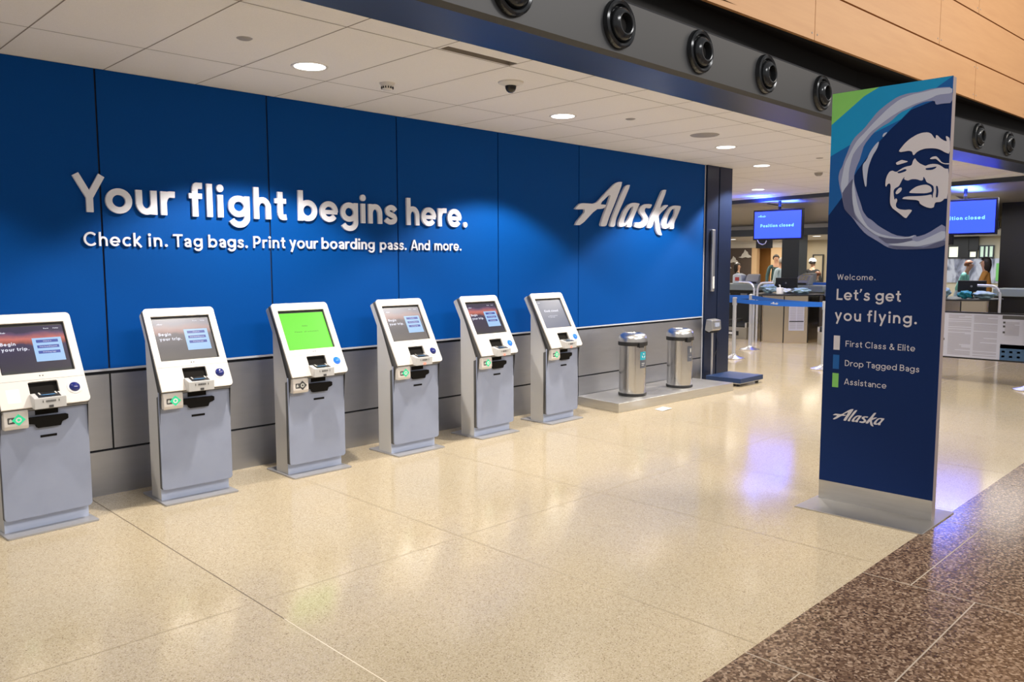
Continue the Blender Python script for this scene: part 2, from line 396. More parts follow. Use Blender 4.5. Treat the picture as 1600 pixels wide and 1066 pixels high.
def _stroke_polys(pts, w):
    h = w / 2; out = []; Lp = []; Rp = []
    n = len(pts)
    for i in range(n):
        a = Vector(pts[max(i - 1, 0)]); b_ = Vector(pts[i]); c_ = Vector(pts[min(i + 1, n - 1)])
        d1 = (b_ - a); d2 = (c_ - b_)
        if d1.length < 1e-9: d1 = d2
        if d2.length < 1e-9: d2 = d1
        d1 = d1.normalized(); d2 = d2.normalized(); t = (d1 + d2)
        t = t.normalized() if t.length > 1e-6 else d1
        nn = Vector((-t.y, t.x)); k = 1 / max(.5, nn.dot(Vector((-d1.y, d1.x))))
        Lp.append(b_ + nn * h * k); Rp.append(b_ - nn * h * k)
    for i in range(n - 1): out.append([Lp[i], Rp[i], Rp[i + 1], Lp[i + 1]])
    return out
def _union(polys):
    vs_ = []; fs = []
    for p_ in polys:
        a = sum(p_[i][0] * p_[(i + 1) % len(p_)][1] - p_[(i + 1) % len(p_)][0] * p_[i][1] for i in range(len(p_)))
        if abs(a) < 1e-7: continue
        if a < 0: p_ = list(reversed(p_))
        b0 = len(vs_); vs_ += [Vector((q[0], q[1])) for q in p_]; fs.append(list(range(b0, b0 + len(p_))))
    v, e_, f, ov, oe, of = delaunay_2d_cdt(vs_, [], fs, 1, 1e-5)
    return v, [t_ for t_, o_ in zip(f, of) if o_]
_gc = {}
def glyph_tris(ch, w):
    if (ch, w) not in _gc:
        S, F, adv = glyph(ch, w); polys = list(F)
        for pts, ww in S: polys += _stroke_polys(pts, ww)
        _gc[(ch, w)] = (_union(polys) if polys else ([], []), adv)
    return _gc[(ch, w)]
def text_parts(body, size, width, depth, w, gap=None):
    """one (verts, faces) per character, cap height = size, squeezed to width"""
    gap = gap if gap is not None else .17 - w * .35
    x = 0; raw = []; kern = {('Y', 'o'): -.10, ('T', 'a'): -.12, ('r', 'i'): 0, ('f', 'l'): .0, ('L', 'e'): -.02, ('y', 'o'): -.04, ('W', 'e'): -.03, ('P', 'r'): 0, ('r', 'd'): -.03, ('A', 's'): -.03, ('a', 'g'): .0, ('k', 'e'): -.02, ('F', 'i'): -.0, ('r', 'e'): -.03, ('r', '.'): -.05, ('y', 'i'): -.02}
    for i, ch in enumerate(body):
        (v, f), adv = glyph_tris(ch, w)
        if v: raw.append((x, v, f))
        x += adv + (gap if ch != ' ' else 0) + kern.get((ch, body[i + 1] if i + 1 < len(body) else ''), 0)
    n_g = sum(1 for i in range(len(body) - 1) if body[i] != ' ')
    if width and n_g:
        nat = max(max(q[0] for q in v) + o for o, v, f in raw) - min(min(q[0] for q in v) + o for o, v, f in raw)
        dg_ = max(-.09, min(.10, (width / (size * COND) - nat) / n_g)); acc = 0; k_ = 0; sh_ = []
        for i, ch in enumerate(body):
            if glyph_tris(ch, w)[0][0]: sh_.append(acc)
            if ch != ' ': acc += dg_
        raw = [(o + s_, v, f) for (o, v, f), s_ in zip(raw, sh_)]
    x0 = min(min(q[0] for q in v) + o for o, v, f in raw); x1 = max(max(q[0] for q in v) + o for o, v, f in raw)
    kx = width / (x1 - x0) if width else size
    res = []
    for o, v, f in raw:
        n_ = len(v); V3 = [((q[0] + o - x0) * kx, q[1] * size, depth) for q in v] + [((q[0] + o - x0) * kx, q[1] * size, 0) for q in v]
        cnt = {}
        for t_ in f:
            for i in range(3):
                a, b_ = t_[i], t_[(i + 1) % 3]; cnt[(a, b_)] = 1
        fs = [tuple(t_) for t_ in f] + [tuple(n_ + i for i in reversed(t_)) for t_ in f]
        fs += [(a, n_ + a, n_ + b_, b_) for (a, b_) in cnt if (b_, a) not in cnt]
        res.append((V3, fs))
    return res
def words(name, body, size, width, m, parent, mtx, depth=.0006, w=.14):
    parts = text_parts(body, size, width, depth, w)
    runs = body.split(' ') if size > .03 else [body.replace(' ', '')]      # large lines: one object per word
    for run in runs:
        V3 = []; fs = []
        for v, f in parts[:len(run)]:
            o = len(V3); V3 += v; fs += [tuple(i + o for i in q) for q in f]
        parts = parts[len(run):]
        me = bpy.data.meshes.new(name); me.from_pydata(V3, [], fs); me.materials.append(M[m] if isinstance(m, str) else m)
        o = bpy.data.objects.new(name, me); col.objects.link(o); o.parent = parent; o.matrix_local = mtx
    return o
def letters(body, size, width, m, parent, mtx, depth, w):
    for v, f in text_parts(body, size, width, depth, w):
        me = bpy.data.meshes.new('letter'); me.from_pydata(v, [], f); me.materials.append(M[m])
        o = bpy.data.objects.new('letter', me); col.objects.link(o); o.parent = parent; o.matrix_local = mtx
# ================================================================== SETTING
YB = -4.2
fl = MB()
fl.quad((-6, YB, 0), (34, YB, 0), (34, 12, 0), (-6, 12, 0), 0)
fl.quad((-6, -16, 0), (34, -16, 0), (34, YB, 0), (-6, YB, 0), 1)
e = .0006
cols = [2.842 + 1.181 * k for k in range(-5, 18)]
for k, x in enumerate(cols):
    fl.quad((x - .003, -10, e), (x + .003, -10, e), (x + .003, YB, e), (x - .003, YB, e), 2)
    y0 = -4.712 if k % 2 == 1 else -4.43
    if k % 2 == 1: y0 = -4.712
    for q in range(5):
        y = y0 - 1.18 * q
        fl.quad((x + .003, y - .003, e), (x + 1.178, y - .003, e), (x + 1.178, y + .003, e), (x + .003, y + .003, e), 2)
fl.quad((1.678, -2.6, e), (1.683, -2.6, e), (1.683, 0, e), (1.678, 0, e), 3)
fl.quad((1.678, YB, e), (1.683, YB, e), (1.683, -2.6, e), (1.678, -2.6, e), 5)
for k in range(1, 12):
    x = 1.68 + 1.26 * k
    fl.quad((x - .002, YB, e), (x + .002, YB, e), (x + .002, 0 if x < 9.2 else 8, e), (x - .002, 0 if x < 9.2 else 8, e), 4)
fl.quad((-6, -2.352, e), (15, -2.352, e), (15, -2.348, e), (-6, -2.348, e), 4)
tag(fl.build('floor', ['terrazzo', 'granite', 'grout', 'joint', 'joint_pale', 'joint_light']), kind='structure')

# back wall: blue panels over a stainless wainscot
w = MB()
XE = 9.264; ZT = .85
w.box(-6, XE, .012, .25, 0, H + .6, 0)
seam = [-5.46, -4.24, -3.02, -1.8, -.59, .632, 1.848, 3.063, 4.282, 5.504, 6.725, XE]
for i in range(len(seam) - 1):
    a, b_ = seam[i] + .006, seam[i + 1] - .006
    w.box(a, b_, 0, .02, ZT + .015, H - .002, 1)
    w.box(a, b_ if b_ < 9 else XE, -.002, .02, .318, ZT - .022, 2)
    if i % 3 == 0 or i == 10: pass
for a, b_ in ((-6, -.59), (-.578, 3.063), (3.075, 6.725), (6.737, XE)): w.box(a, b_, -.002, .02, 0, .303, 2)
w.box(-6, XE, -.008, .02, ZT, ZT + .014, 3)
w.box(XE - .012, XE + .004, -.006, .02, .0, H, 3)
tag(w.build('wall_back', ['gap', 'blue_wall', 'steel_wall', 'trim_light']), kind='structure')

# dropped ceiling over the kiosks
XF0, XF1 = 13.30, 14.75       # the far edge runs at a slight angle
def xfar(y): return 13.94 + .205 * (y + .1)
def yb(x): return -2.185 if x < 8 else -2.185 - .092 * (x - 8)
c = MB()
hole = (3.16, 3.74, -2.02, -1.945)
c.quad((-6, -1.945, H), (8, -1.945, H), (8, .3, H), (-6, .3, H), 0)
c.quad((-6, -2.185, H), (hole[0], -2.185, H), (hole[0], -1.945, H), (-6, -1.945, H), 0)
c.quad((hole[1], -2.185, H), (8, -2.185, H), (8, -1.945, H), (hole[1], -1.945, H), 0)
c.quad((hole[0], -2.185, H), (hole[1], -2.185, H), (hole[1], hole[2], H), (hole[0], hole[2], H), 0)
c.add([(8, -2.185, H), (xfar(-2.8), yb(xfar(-2.8)), H), (xfar(9), 9, H), (XE, 9, H), (XE, .3, H), (8, .3, H)], [(0, 1, 2, 3, 4, 5)], 0)
c.box(-6, 16, .3 if False else .26, .27, H + .1, H + .12, 0)
# lifted tile
z2 = H + .03
c.quad((hole[0], hole[2], z2), (hole[1], hole[2], z2), (hole[1], hole[3], z2), (hole[0], hole[3], z2), 0)
c.quad((hole[0], hole[3], H), (hole[1], hole[3], H), (hole[1], hole[3], z2), (hole[0], hole[3], z2), 1)
c.quad((hole[0], hole[2], H), (hole[1], hole[2], H), (hole[1], hole[2], z2), (hole[0], hole[2], z2), 1)
c.quad((hole[0], hole[2], H), (hole[0], hole[3], H), (hole[0], hole[3], z2), (hole[0], hole[2], z2), 1)
c.quad((hole[1], hole[2], H), (hole[1], hole[3], H), (hole[1], hole[3], z2), (hole[1], hole[2], z2), 1)
zz = H - .0008
for k in range(-12, 22):
    x = 1.293 + .613 * k
    if x > xfar(0) - .2: break
    y1 = 0 if x < XE else 8
    c.quad((x - .004, max(yb(x), -3), zz), (x + .004, max(yb(x), -3), zz), (x + .004, y1, zz), (x - .004, y1, zz), 1)
for y in (-1.931, -.726):
    c.quad((-6, y - .004, zz), (xfar(y), y - .004, zz), (xfar(y), y + .004, zz), (-6, y + .004, zz), 1)
for k in range(1, 8):
    y = -.726 + 1.205 * k
    c.quad((XE + .7, y - .004, zz), (xfar(y), y - .004, zz), (xfar(y), y + .004, zz), (XE + .7, y + .004, zz), 1)
tag(c.build('ceiling', ['ceil', 'ceil_gap']), kind='structure')
# fascia along the far edge of the dropped ceiling
t_ = MB()
pA, pB = (xfar(-3.3), -3.3), (xfar(9), 9)
t_.prism([pA, (pA[0] + .06, pA[1]), (pB[0] + .06, pB[1]), pB], H - .03, H + .05, 0)
t_.prism([(pA[0] + .06, pA[1]), (pA[0] + .16, pA[1]), (pB[0] + .16, pB[1]), (pB[0] + .06, pB[1])], H - .10, H + .02, 1)
tag(t_.build('trim_1', ['ceil', 'beam_under']), kind='structure')

# beam with the jet nozzles
def beam_path(y):      # offset line that swings out past x = 8
    return [(-6, y), (8, y), (30, y - .092 * 22)]
b = MB()
def strip(y0, z0, y1, z1, mi):
    a = beam_path(y0); d = beam_path(y1)
    for i in range(2):
        b.quad((a[i][0], a[i][1], z0), (a[i + 1][0], a[i + 1][1], z0), (d[i + 1][0], d[i + 1][1], z1), (d[i][0], d[i][1], z1), mi)
strip(-2.18, H + .02, -2.18, H - .012, 0); strip(-2.18, H - .012, -2.57, H - .012, 0)
strip(-2.57, H - .012, -2.60, H + .012, 1); strip(-2.60, H + .012, -2.60, 3.17, 1); strip(-2.60, 3.17, -2.585, 3.19, 1)
strip(-2.585, 3.19, -2.50, 3.20, 1)
strip(-2.50, 3.20, -2.44, 3.20, 2); strip(-2.44, 3.20, -2.44, 3.42, 2); strip(-2.44, 3.42, -2.64, 3.42, 2)
tag(b.build('trim_2', ['beam_under', 'beam', 'recess']), kind='structure')
# louvre slots seen in the dark recess
# timber wall above
wv = MB(); zs = [3.37, 3.785, 4.30, 4.865, 5.45, 6.05, 6.65]
joints = [[-4.6, -1.2, 2.3, 6.50, 10.1, 13.5], [-3.0, .6, 4.1, 9.05, 12.5, 15.4]]
def wpt(x, y): return y if x < 5 else y - .054 * (x - 5)
for r in range(len(zs) - 1):
    js = [-6] + joints[r % 2] + [19.0 + (r % 2), 23.5, 30]
    js = sorted(set(js + [5.0]))
    for i in range(len(js) - 1):
        a, d = js[i] + (.004 if js[i] != 5.0 else 0), js[i + 1] - (.004 if js[i + 1] != 5.0 else 0)
        ya, yd = wpt(a, -2.62), wpt(d, -2.62)
        z0, z1 = zs[r] + .008, zs[r + 1] - .008
        wv.add([(a, ya, z0), (d, yd, z0), (d, yd + .03, z0), (a, ya + .03, z0), (a, ya, z1), (d, yd, z1), (d, yd + .03, z1), (a, ya + .03, z1)],
               [(0, 3, 2, 1), (4, 5, 6, 7), (0, 1, 5, 4), (1, 2, 6, 5), (2, 3, 7, 6), (3, 0, 4, 7)], 0)
        for (sx, s_) in ((a, 1), (d, -1)):
            if sx in (-6 + .004, 30 - .004) or abs(sx - 5) < .01: continue
            for zq in (z0 + .05, z1 - .05):
                px_ = sx + s_ * .04
                wv.lathe([(0, -.003), (.007, -.003), (.009, 0)], 8, (px_, wpt(px_, -2.62), zq), Matrix.Rotation(R(90), 4, 'X').inverted(), 2)
wv.box(-6, 5, -2.585, -2.5, 3.40, 6.7, 1)
wv.add([(5, -2.585, 3.40), (30, -3.935, 3.40), (30, -3.8, 3.40), (5, -2.5, 3.40), (5, -2.585, 6.7), (30, -3.935, 6.7), (30, -3.8, 6.7), (5, -2.5, 6.7)],
       [(0, 3, 2, 1), (4, 5, 6, 7), (0, 1, 5, 4), (1, 2, 6, 5), (2, 3, 7, 6), (3, 0, 4, 7)], 1)
tag(wv.build('wall_upper', ['wood', 'gap', 'fixture_grey']), kind='structure')

# ================================================================== LETTERING ON THE BLUE WALL
head = tag(empty('wall_lettering', (1.68, 0, 1.908)), 'large raised white slogan letters across the blue wall, upper line', 'lettering')
CH = .233
for wd_, x0, x1 in (('Your', 1.675, 2.33), ('flight', 2.43, 3.195), ('begins', 3.298, 4.258), ('here.', 4.365, 5.078)):
    letters(wd_, CH, x1 - x0, 'white', head, front(x0 - 1.68, -.004, 0), .020, .185)
sub = tag(empty('wall_lettering', (1.725, 0, 1.688)), 'small raised white letters in the lower line of text on the blue wall', 'lettering')
for wd_, x0, x1 in (('Check', 1.726, 2.095), ('in.', 2.137, 2.269), ('Tag', 2.308, 2.518), ('bags.', 2.563, 2.867), ('Print', 2.913, 3.18), ('your', 3.216, 3.471),
                    ('boarding', 3.507, 4.022), ('pass.', 4.080, 4.362), ('And', 4.412, 4.628), ('more.', 4.682, 5.008)):
    letters(wd_, .090, x1 - x0, 'white', sub, front(x0 - 1.725, -.004, 0), .012, .15)
LOGO = {
'A': [[(6.614,1.979),(6.732,1.982),(6.982,2.165),(7.095,2.175),(7.142,2.192),(7.17,2.223),(7.04,2.222),(7.258,2.363),(7.181,2.211),(7.104,2.08),(7.058,1.981),(7.168,1.983),(7.199,2.045),(7.23,2.105),(7.34,2.278),(7.463,2.495),(7.402,2.495),(7.337,2.476),(7.273,2.437),(7.116,2.325),(6.978,2.223),(6.766,2.221),(6.715,2.215),(6.671,2.186),(6.62,2.146),(6.834,2.159)]],
'l': [[(7.229,1.982),(7.326,1.982),(7.344,2.07),(7.408,2.172),(7.488,2.286),(7.61,2.472),(7.56,2.471),(7.51,2.448),(7.437,2.353),(7.342,2.199),(7.263,2.067)]],
'a': [[(7.795,2.267),(7.725,2.273),(7.657,2.27),(7.573,2.245),(7.49,2.176),(7.418,2.073),(7.391,2.022),(7.403,1.992),(7.444,1.983),(7.51,1.995),(7.557,2.022),(7.547,1.986),(7.642,1.987),(7.653,2.061),(7.711,2.145),(7.791,2.261)],[(7.658,2.229),(7.616,2.212),(7.557,2.159),(7.509,2.086),(7.493,2.035),(7.518,2.026),(7.568,2.068),(7.625,2.141),(7.675,2.225)]],
's': [[(8.047,2.269),(7.989,2.273),(7.9,2.267),(7.83,2.243),(7.782,2.199),(7.797,2.159),(7.859,2.12),(7.878,2.09),(7.852,2.058),(7.8,2.046),(7.722,2.048),(7.688,2.001),(7.749,1.984),(7.836,1.985),(7.906,2.008),(7.967,2.062),(7.966,2.114),(7.929,2.149),(7.893,2.184),(7.901,2.215),(7.945,2.23),(8.008,2.22)]],
'k': [[(7.933,1.99),(8.041,1.988),(8.102,2.098),(8.112,2.056),(8.132,1.972),(8.17,1.926),(8.217,1.908),(8.264,1.909),(8.235,1.954),(8.215,2.007),(8.194,2.08),(8.183,2.144),(8.247,2.189),(8.33,2.235),(8.391,2.281),(8.3,2.276),(8.199,2.224),(8.348,2.46),(8.295,2.462),(8.249,2.443),(8.196,2.366),(8.116,2.246),(8.028,2.137)]],
'a2': [[(8.67,2.278),(8.607,2.283),(8.509,2.281),(8.414,2.255),(8.341,2.182),(8.268,2.083),(8.251,2.029),(8.271,1.998),(8.327,1.986),(8.393,2.001),(8.431,2.024),(8.422,1.989),(8.518,1.991),(8.52,2.07),(8.591,2.16)],[(8.511,2.243),(8.453,2.225),(8.389,2.152),(8.353,2.065),(8.364,2.038),(8.401,2.045),(8.457,2.101),(8.523,2.168),(8.54,2.245)]],
}
ART = [
 ('green',[(0,2.633),(0.0019,2.633),(0.2877,2.633),(0.2882,2.633),(0.1983,2.5904),(0.101,2.5162),(0,2.4404)]),
 ('teal',[(0,2.4404),(0.101,2.5162),(0.1983,2.5904),(0.2882,2.633),(0.2866,2.633),(0.6992,2.633),(0.7006,2.623),(0.6117,2.5787),(0.4821,2.4809),(0.4233,2.4228),(0.1177,2.3005),(0,2.2429)]),
 ('blue',[(0,2.2429),(0.1177,2.3005),(0.4233,2.4228),(0.4821,2.4809),(0.6117,2.5787),(0.6999,2.633),(0.703,2.5367),(0.5615,2.496),(0.4775,2.4711),(0.4283,2.4248),(0.3731,2.3784),(0.2968,2.3008),(0.1728,2.1393),(0.0794,1.9724),(0,1.8671)]),
 ('ring_mid',[(0.6983,2.5705),(0.6359,2.5775),(0.5726,2.5769),(0.5235,2.5688),(0.4579,2.5708),(0.3968,2.5587),(0.3406,2.5269),(0.2838,2.4863),(0.2426,2.4375),(0.2061,2.3928),(0.1578,2.3544),(0.1311,2.3185),(0.1106,2.265),(0.0899,2.211),(0.0797,2.1746),(0.0636,2.1484),(0.0559,2.1068),(0.0674,2.0456),(0.0851,1.9841),(0.1001,1.9108),(0.113,1.8921),(0.1572,1.848),(0.1921,1.7987),(0.2418,1.7433),(0.3136,1.7),(0.3727,1.6607),(0.4185,1.6483),(0.491,1.6443),(0.5725,1.646),(0.652,1.6505),(0.703,1.6665),(0.6972,1.8004),(0.6006,1.7363),(0.5424,1.718),(0.5363,1.7324),(0.4932,1.7192),(0.4149,1.7328),(0.3216,1.7882),(0.2735,1.8313),(0.2495,1.8441),(0.2183,1.8871),(0.208,1.9233),(0.1781,2.0023),(0.1576,2.0692),(0.1557,2.117),(0.1705,2.1674),(0.186,2.2022),(0.1956,2.24),(0.21,2.2936),(0.262,2.359),(0.3091,2.3914),(0.3611,2.4146),(0.4164,2.4634),(0.4669,2.4804),(0.5017,2.4939),(0.5511,2.5078),(0.6076,2.5075),(0.6137,2.481),(0.6498,2.4837),(0.7025,2.4803)]),
 ('ring_light',[(0.6985,2.5669),(0.6215,2.5746),(0.5485,2.5651),(0.4787,2.5599),(0.413,2.5432),(0.3471,2.4993),(0.2959,2.4524),(0.2544,2.4143),(0.2125,2.3701),(0.1698,2.331),(0.1435,2.2895),(0.1226,2.2471),(0.0936,2.1883),(0.0829,2.1227),(0.0731,2.0573),(0.0844,2.0023),(0.0986,2.0315),(0.1218,2.0599),(0.1216,2.1436),(0.14,2.2343),(0.1664,2.2761),(0.2036,2.3163),(0.2454,2.3663),(0.2979,2.4035),(0.3599,2.4442),(0.4261,2.478),(0.5013,2.5044),(0.5752,2.5199),(0.6232,2.5386),(0.7,2.5348)]),
 ('ring_dark',[(0.0844,2.0023),(0.0986,2.0315),(0.1218,2.0599),(0.1517,2.0965),(0.1467,2.0402),(0.1532,1.9501),(0.1653,1.8716),(0.1909,1.8286),(0.2464,1.7759),(0.1849,1.8289),(0.157,1.851),(0.113,1.8921),(0.1001,1.9108)]),
 ('ring_dark',[(0.3125,1.7284),(0.3705,1.7135),(0.4495,1.707),(0.5154,1.7129),(0.5215,1.6984),(0.4506,1.6826),(0.3718,1.6824),(0.3481,1.7022)]),
 ('ring_dark',[(0.5934,1.6571),(0.6506,1.6815),(0.7019,1.6972),(0.703,1.6665),(0.652,1.6505),(0.5725,1.646),(0.491,1.6443),(0.4183,1.6512),(0.3724,1.6665),(0.4177,1.6658),(0.4903,1.6605),(0.5504,1.6578)]),
 ('ring_light',[(0.1534,2.0993),(0.1659,2.0091),(0.1874,1.9184),(0.2202,1.8394),(0.2578,1.7845),(0.3234,1.744),(0.4041,1.7214),(0.4879,1.7164),(0.5363,1.7324),(0.5154,1.7129),(0.4495,1.7087),(0.3704,1.7164),(0.3123,1.7326),(0.2462,1.7789),(0.1966,1.8344),(0.168,1.8775),(0.152,1.9502),(0.1455,2.0403)]),
 ('ring_light',[(0.3718,1.6812),(0.4506,1.6826),(0.5215,1.6984),(0.549,1.6892),(0.6017,1.7108),(0.6991,1.7586),(0.7018,1.7),(0.614,1.6738),(0.5503,1.6607),(0.4901,1.6645),(0.4176,1.6687)]),
 ('ring_light',[(0.2295,2.1993),(0.2098,2.1775),(0.2066,2.1542),(0.2128,2.1007),(0.2271,2.0376),(0.236,2.037),(0.2364,2.0988),(0.2429,2.157),(0.2636,2.2195),(0.2907,2.2633),(0.3008,2.297),(0.2975,2.306),(0.2782,2.2878),(0.2508,2.2499)]),
 ('ring_light',[(0.3184,2.3336),(0.3267,2.3516),(0.3488,2.3571),(0.3377,2.3423),(0.325,2.3291)]),
 ('white',[(0.4192,2.2353),(0.4306,2.2516),(0.4511,2.2767),(0.4787,2.3009),(0.5156,2.3213),(0.5479,2.3298),(0.5804,2.3285),(0.5993,2.3167),(0.614,2.2933),(0.6235,2.285),(0.6235,2.3067),(0.6317,2.3058),(0.6508,2.2844),(0.6694,2.2704),(0.6854,2.2639),(0.676,2.2936),(0.6839,2.2951),(0.7003,2.279),(0.703,2.1902),(0.677,2.2025),(0.6537,2.2192),(0.6306,2.2288),(0.603,2.234),(0.5661,2.2353),(0.5384,2.2283),(0.5201,2.2179),(0.5067,2.202),(0.5003,2.2075),(0.4962,2.2252),(0.4769,2.232),(0.4483,2.2299),(0.4291,2.2283)]),
 ('white',[(0.4051,2.1667),(0.4122,2.1711),(0.4383,2.1822),(0.4506,2.1776),(0.4748,2.1704),(0.4702,2.1658),(0.4465,2.1605),(0.4226,2.1551),(0.4104,2.1552)]),
 ('white',[(0.5956,2.174),(0.6098,2.1839),(0.6303,2.1853),(0.6422,2.1745),(0.6615,2.1486),(0.6776,2.14),(0.703,2.1388),(0.703,2.1311),(0.6779,2.1352),(0.6572,2.1442),(0.6382,2.1628),(0.6287,2.171),(0.6059,2.1697)]),
 ('white',[(0.5143,2.1856),(0.5236,2.1695),(0.5421,2.151),(0.5667,2.1376),(0.5749,2.1341),(0.5931,2.1409),(0.6192,2.1425),(0.6456,2.1363),(0.6643,2.1236),(0.6804,2.1096),(0.703,2.1065),(0.703,1.9354),(0.6857,1.9369),(0.6785,1.9263),(0.6659,1.9187),(0.6398,1.9184),(0.6336,1.9065),(0.6322,1.8898),(0.6151,1.885),(0.5937,1.8906),(0.5719,1.9013),(0.5525,1.9153),(0.5481,1.9308),(0.5327,1.9374),(0.4945,1.9424),(0.457,1.948),(0.4195,1.9554),(0.424,1.9407),(0.4155,1.9181),(0.419,1.9006),(0.4363,1.8882),(0.4697,1.882),(0.4971,1.8835),(0.5109,1.8789),(0.5059,1.8677),(0.493,1.8511),(0.4801,1.8316),(0.4661,1.838),(0.4431,1.8591),(0.42,1.8775),(0.3968,1.896),(0.3834,1.9198),(0.3805,1.949),(0.3814,1.9952),(0.3814,2.0357),(0.3736,2.0478),(0.3625,2.0428),(0.3547,2.026),(0.3498,2.035),(0.3501,2.0669),(0.3575,2.0952),(0.3707,2.1173),(0.3873,2.1228),(0.4016,2.1147),(0.4128,2.1127),(0.4264,2.1213),(0.4479,2.1337),(0.4696,2.1404),(0.4913,2.1425),(0.4991,2.1492),(0.5036,2.1713)]),
 ('navy',[(0.4601,2.0815),(0.4564,2.0647),(0.4788,2.0545),(0.5002,2.0625),(0.5273,2.0605),(0.5547,2.0489),(0.5662,2.0536),(0.5653,2.0733),(0.5754,2.0613),(0.5844,2.0383),(0.6088,2.0253),(0.624,2.0131),(0.6274,1.985),(0.6229,1.9686),(0.623,1.9434),(0.6186,1.9465),(0.6167,1.9661),(0.5852,1.9608),(0.5371,1.9598),(0.4827,1.9625),(0.4582,1.9588),(0.453,1.9505),(0.4399,1.9341),(0.4225,1.9494),(0.4139,1.9557),(0.4103,1.9473),(0.407,1.9475),(0.4021,1.9708),(0.3992,1.9999),(0.4059,2.0138),(0.4304,2.0265),(0.4405,2.0487),(0.4481,2.0653)]),
 ('navy',[(0.4146,2.1108),(0.4376,2.1175),(0.4592,2.126),(0.4704,2.1205),(0.4653,2.1124),(0.4436,2.1056),(0.4244,2.1026)]),
 ('navy',[(0.5744,2.1202),(0.6044,2.1216),(0.6382,2.1259),(0.6309,2.1154),(0.6103,2.1077),(0.5786,2.1104)]),
 ('navy',[(0.6381,2.0149),(0.6471,2.0115),(0.6525,1.9834),(0.6512,1.9557),(0.648,1.9447),(0.6395,1.948),(0.6423,1.9785)]),
 ('white',[(0.4115,1.9864),(0.4175,2.0015),(0.4309,2.015),(0.4446,2.0181),(0.4479,2.0053),(0.4402,1.9915),(0.4268,1.9808),(0.4168,1.9786)]),
 ('white',[(0.4899,1.9854),(0.5056,2.0015),(0.5292,2.0168),(0.5611,2.0242),(0.5877,2.024),(0.6094,2.0113),(0.6165,1.9941),(0.6161,1.9802),(0.5847,1.9738),(0.5364,1.9768),(0.4956,1.9811)]),
]
lg = tag(empty('wall_logo', (6.614, 0, 1.95)), 'raised white slanted airline logo letters at the right end of the blue wall', 'logo')
def logo_letters(parent, mtx, k, m, depth, one=None):
    """the slanted word mark, its lower left tip at the frame's origin, scaled by k"""
    all_ = []
    for key in ('A', 'l', 'a', 's', 'k', 'a2'):
        lps = [[((x - 6.614) * k, (z - 1.98) * k) for x, z in lp] for lp in LOGO[key]]
        if one: all_ += lps
        else: flat('letter', lps, depth, m, parent, mtx, 0, True)
    if one: return flat(one, all_, depth, m, parent, mtx, 0, True)
logo_letters(lg, front(0, -.004, .03), 1.0, 'white', .026)

# ================================================================== KIOSKS
M['plate'] = mat('grey_base_plate', (.42, .42, .44), .35, .4)
def screen_mat(hazy):
    m = mat('sunset_screen_grey_sheen' if hazy else 'sunset_screen', (.01, .01, .01), .25); n, l, b = nodes(m)
    tc = n.new('ShaderNodeTexCoord'); sx = n.new('ShaderNodeSeparateXYZ'); mp0 = n.new('ShaderNodeMapping'); mp0.inputs['Scale'].default_value = (3.31, 3.31, 1); l.new(tc.outputs['Object'], mp0.inputs[0]); l.new(mp0.outputs[0], sx.inputs[0])
    nz = tex(n, l, 'ShaderNodeTexNoise', 9.0, 'Object', Detail=4.0)
    ad = n.new('ShaderNodeMath'); ad.operation = 'MULTIPLY_ADD'; l.new(nz.outputs[0], ad.inputs[0]); ad.inputs[1].default_value = .22; l.new(sx.outputs[1], ad.inputs[2])
    if hazy: st = [(0, (.12, .13, .10)), (.16, (.17, .15, .14)), (.45, (.13, .12, .13)), (.72, (.17, .15, .17)), (.80, (.42, .26, .24)), (.90, (.46, .34, .34)), (1.0, (.34, .32, .37))]  # grey sheen over these screens is put into the emission colours
    else: st = [(0, (.05, .07, .03)), (.18, (.035, .03, .05)), (.5, (.028, .022, .06)), (.70, (.04, .03, .09)), (.75, (.30, .08, .06)), (.84, (.60, .16, .13)), (.96, (.12, .06, .14)), (1.0, (.035, .025, .07))]
    r = ramp(n, l, ad.outputs[0], st); l.new(r.outputs[0], b.inputs['Emission Color']); b.inputs['Emission Strength'].default_value = 1.0
    return m
M['scr_vivid'] = screen_mat(False); M['scr_sheen'] = screen_mat(True)
M['scr_green'] = mat('green_screen', (.01, .01, .01), .3, emit=(.19, .90, .05), es=1.0)
M['scr_green_text'] = mat('green_screen_text', (.01, .01, .01), .3, emit=(.10, .42, .03), es=1.0)
M['scr_grey'] = mat('slate_screen', (.01, .01, .01), .3, emit=(.16, .18, .26), es=1.0)
M['scr_card'] = mat('screen_card', (.01, .01, .01), .3, emit=(.38, .62, .95), es=.95)
M['scr_btn'] = mat('screen_button', (.01, .01, .01), .3, emit=(.035, .07, .38), es=1.0)
M['scr_white'] = mat('screen_white', (.01, .01, .01), .3, emit=(.8, .82, .95), es=1.0)

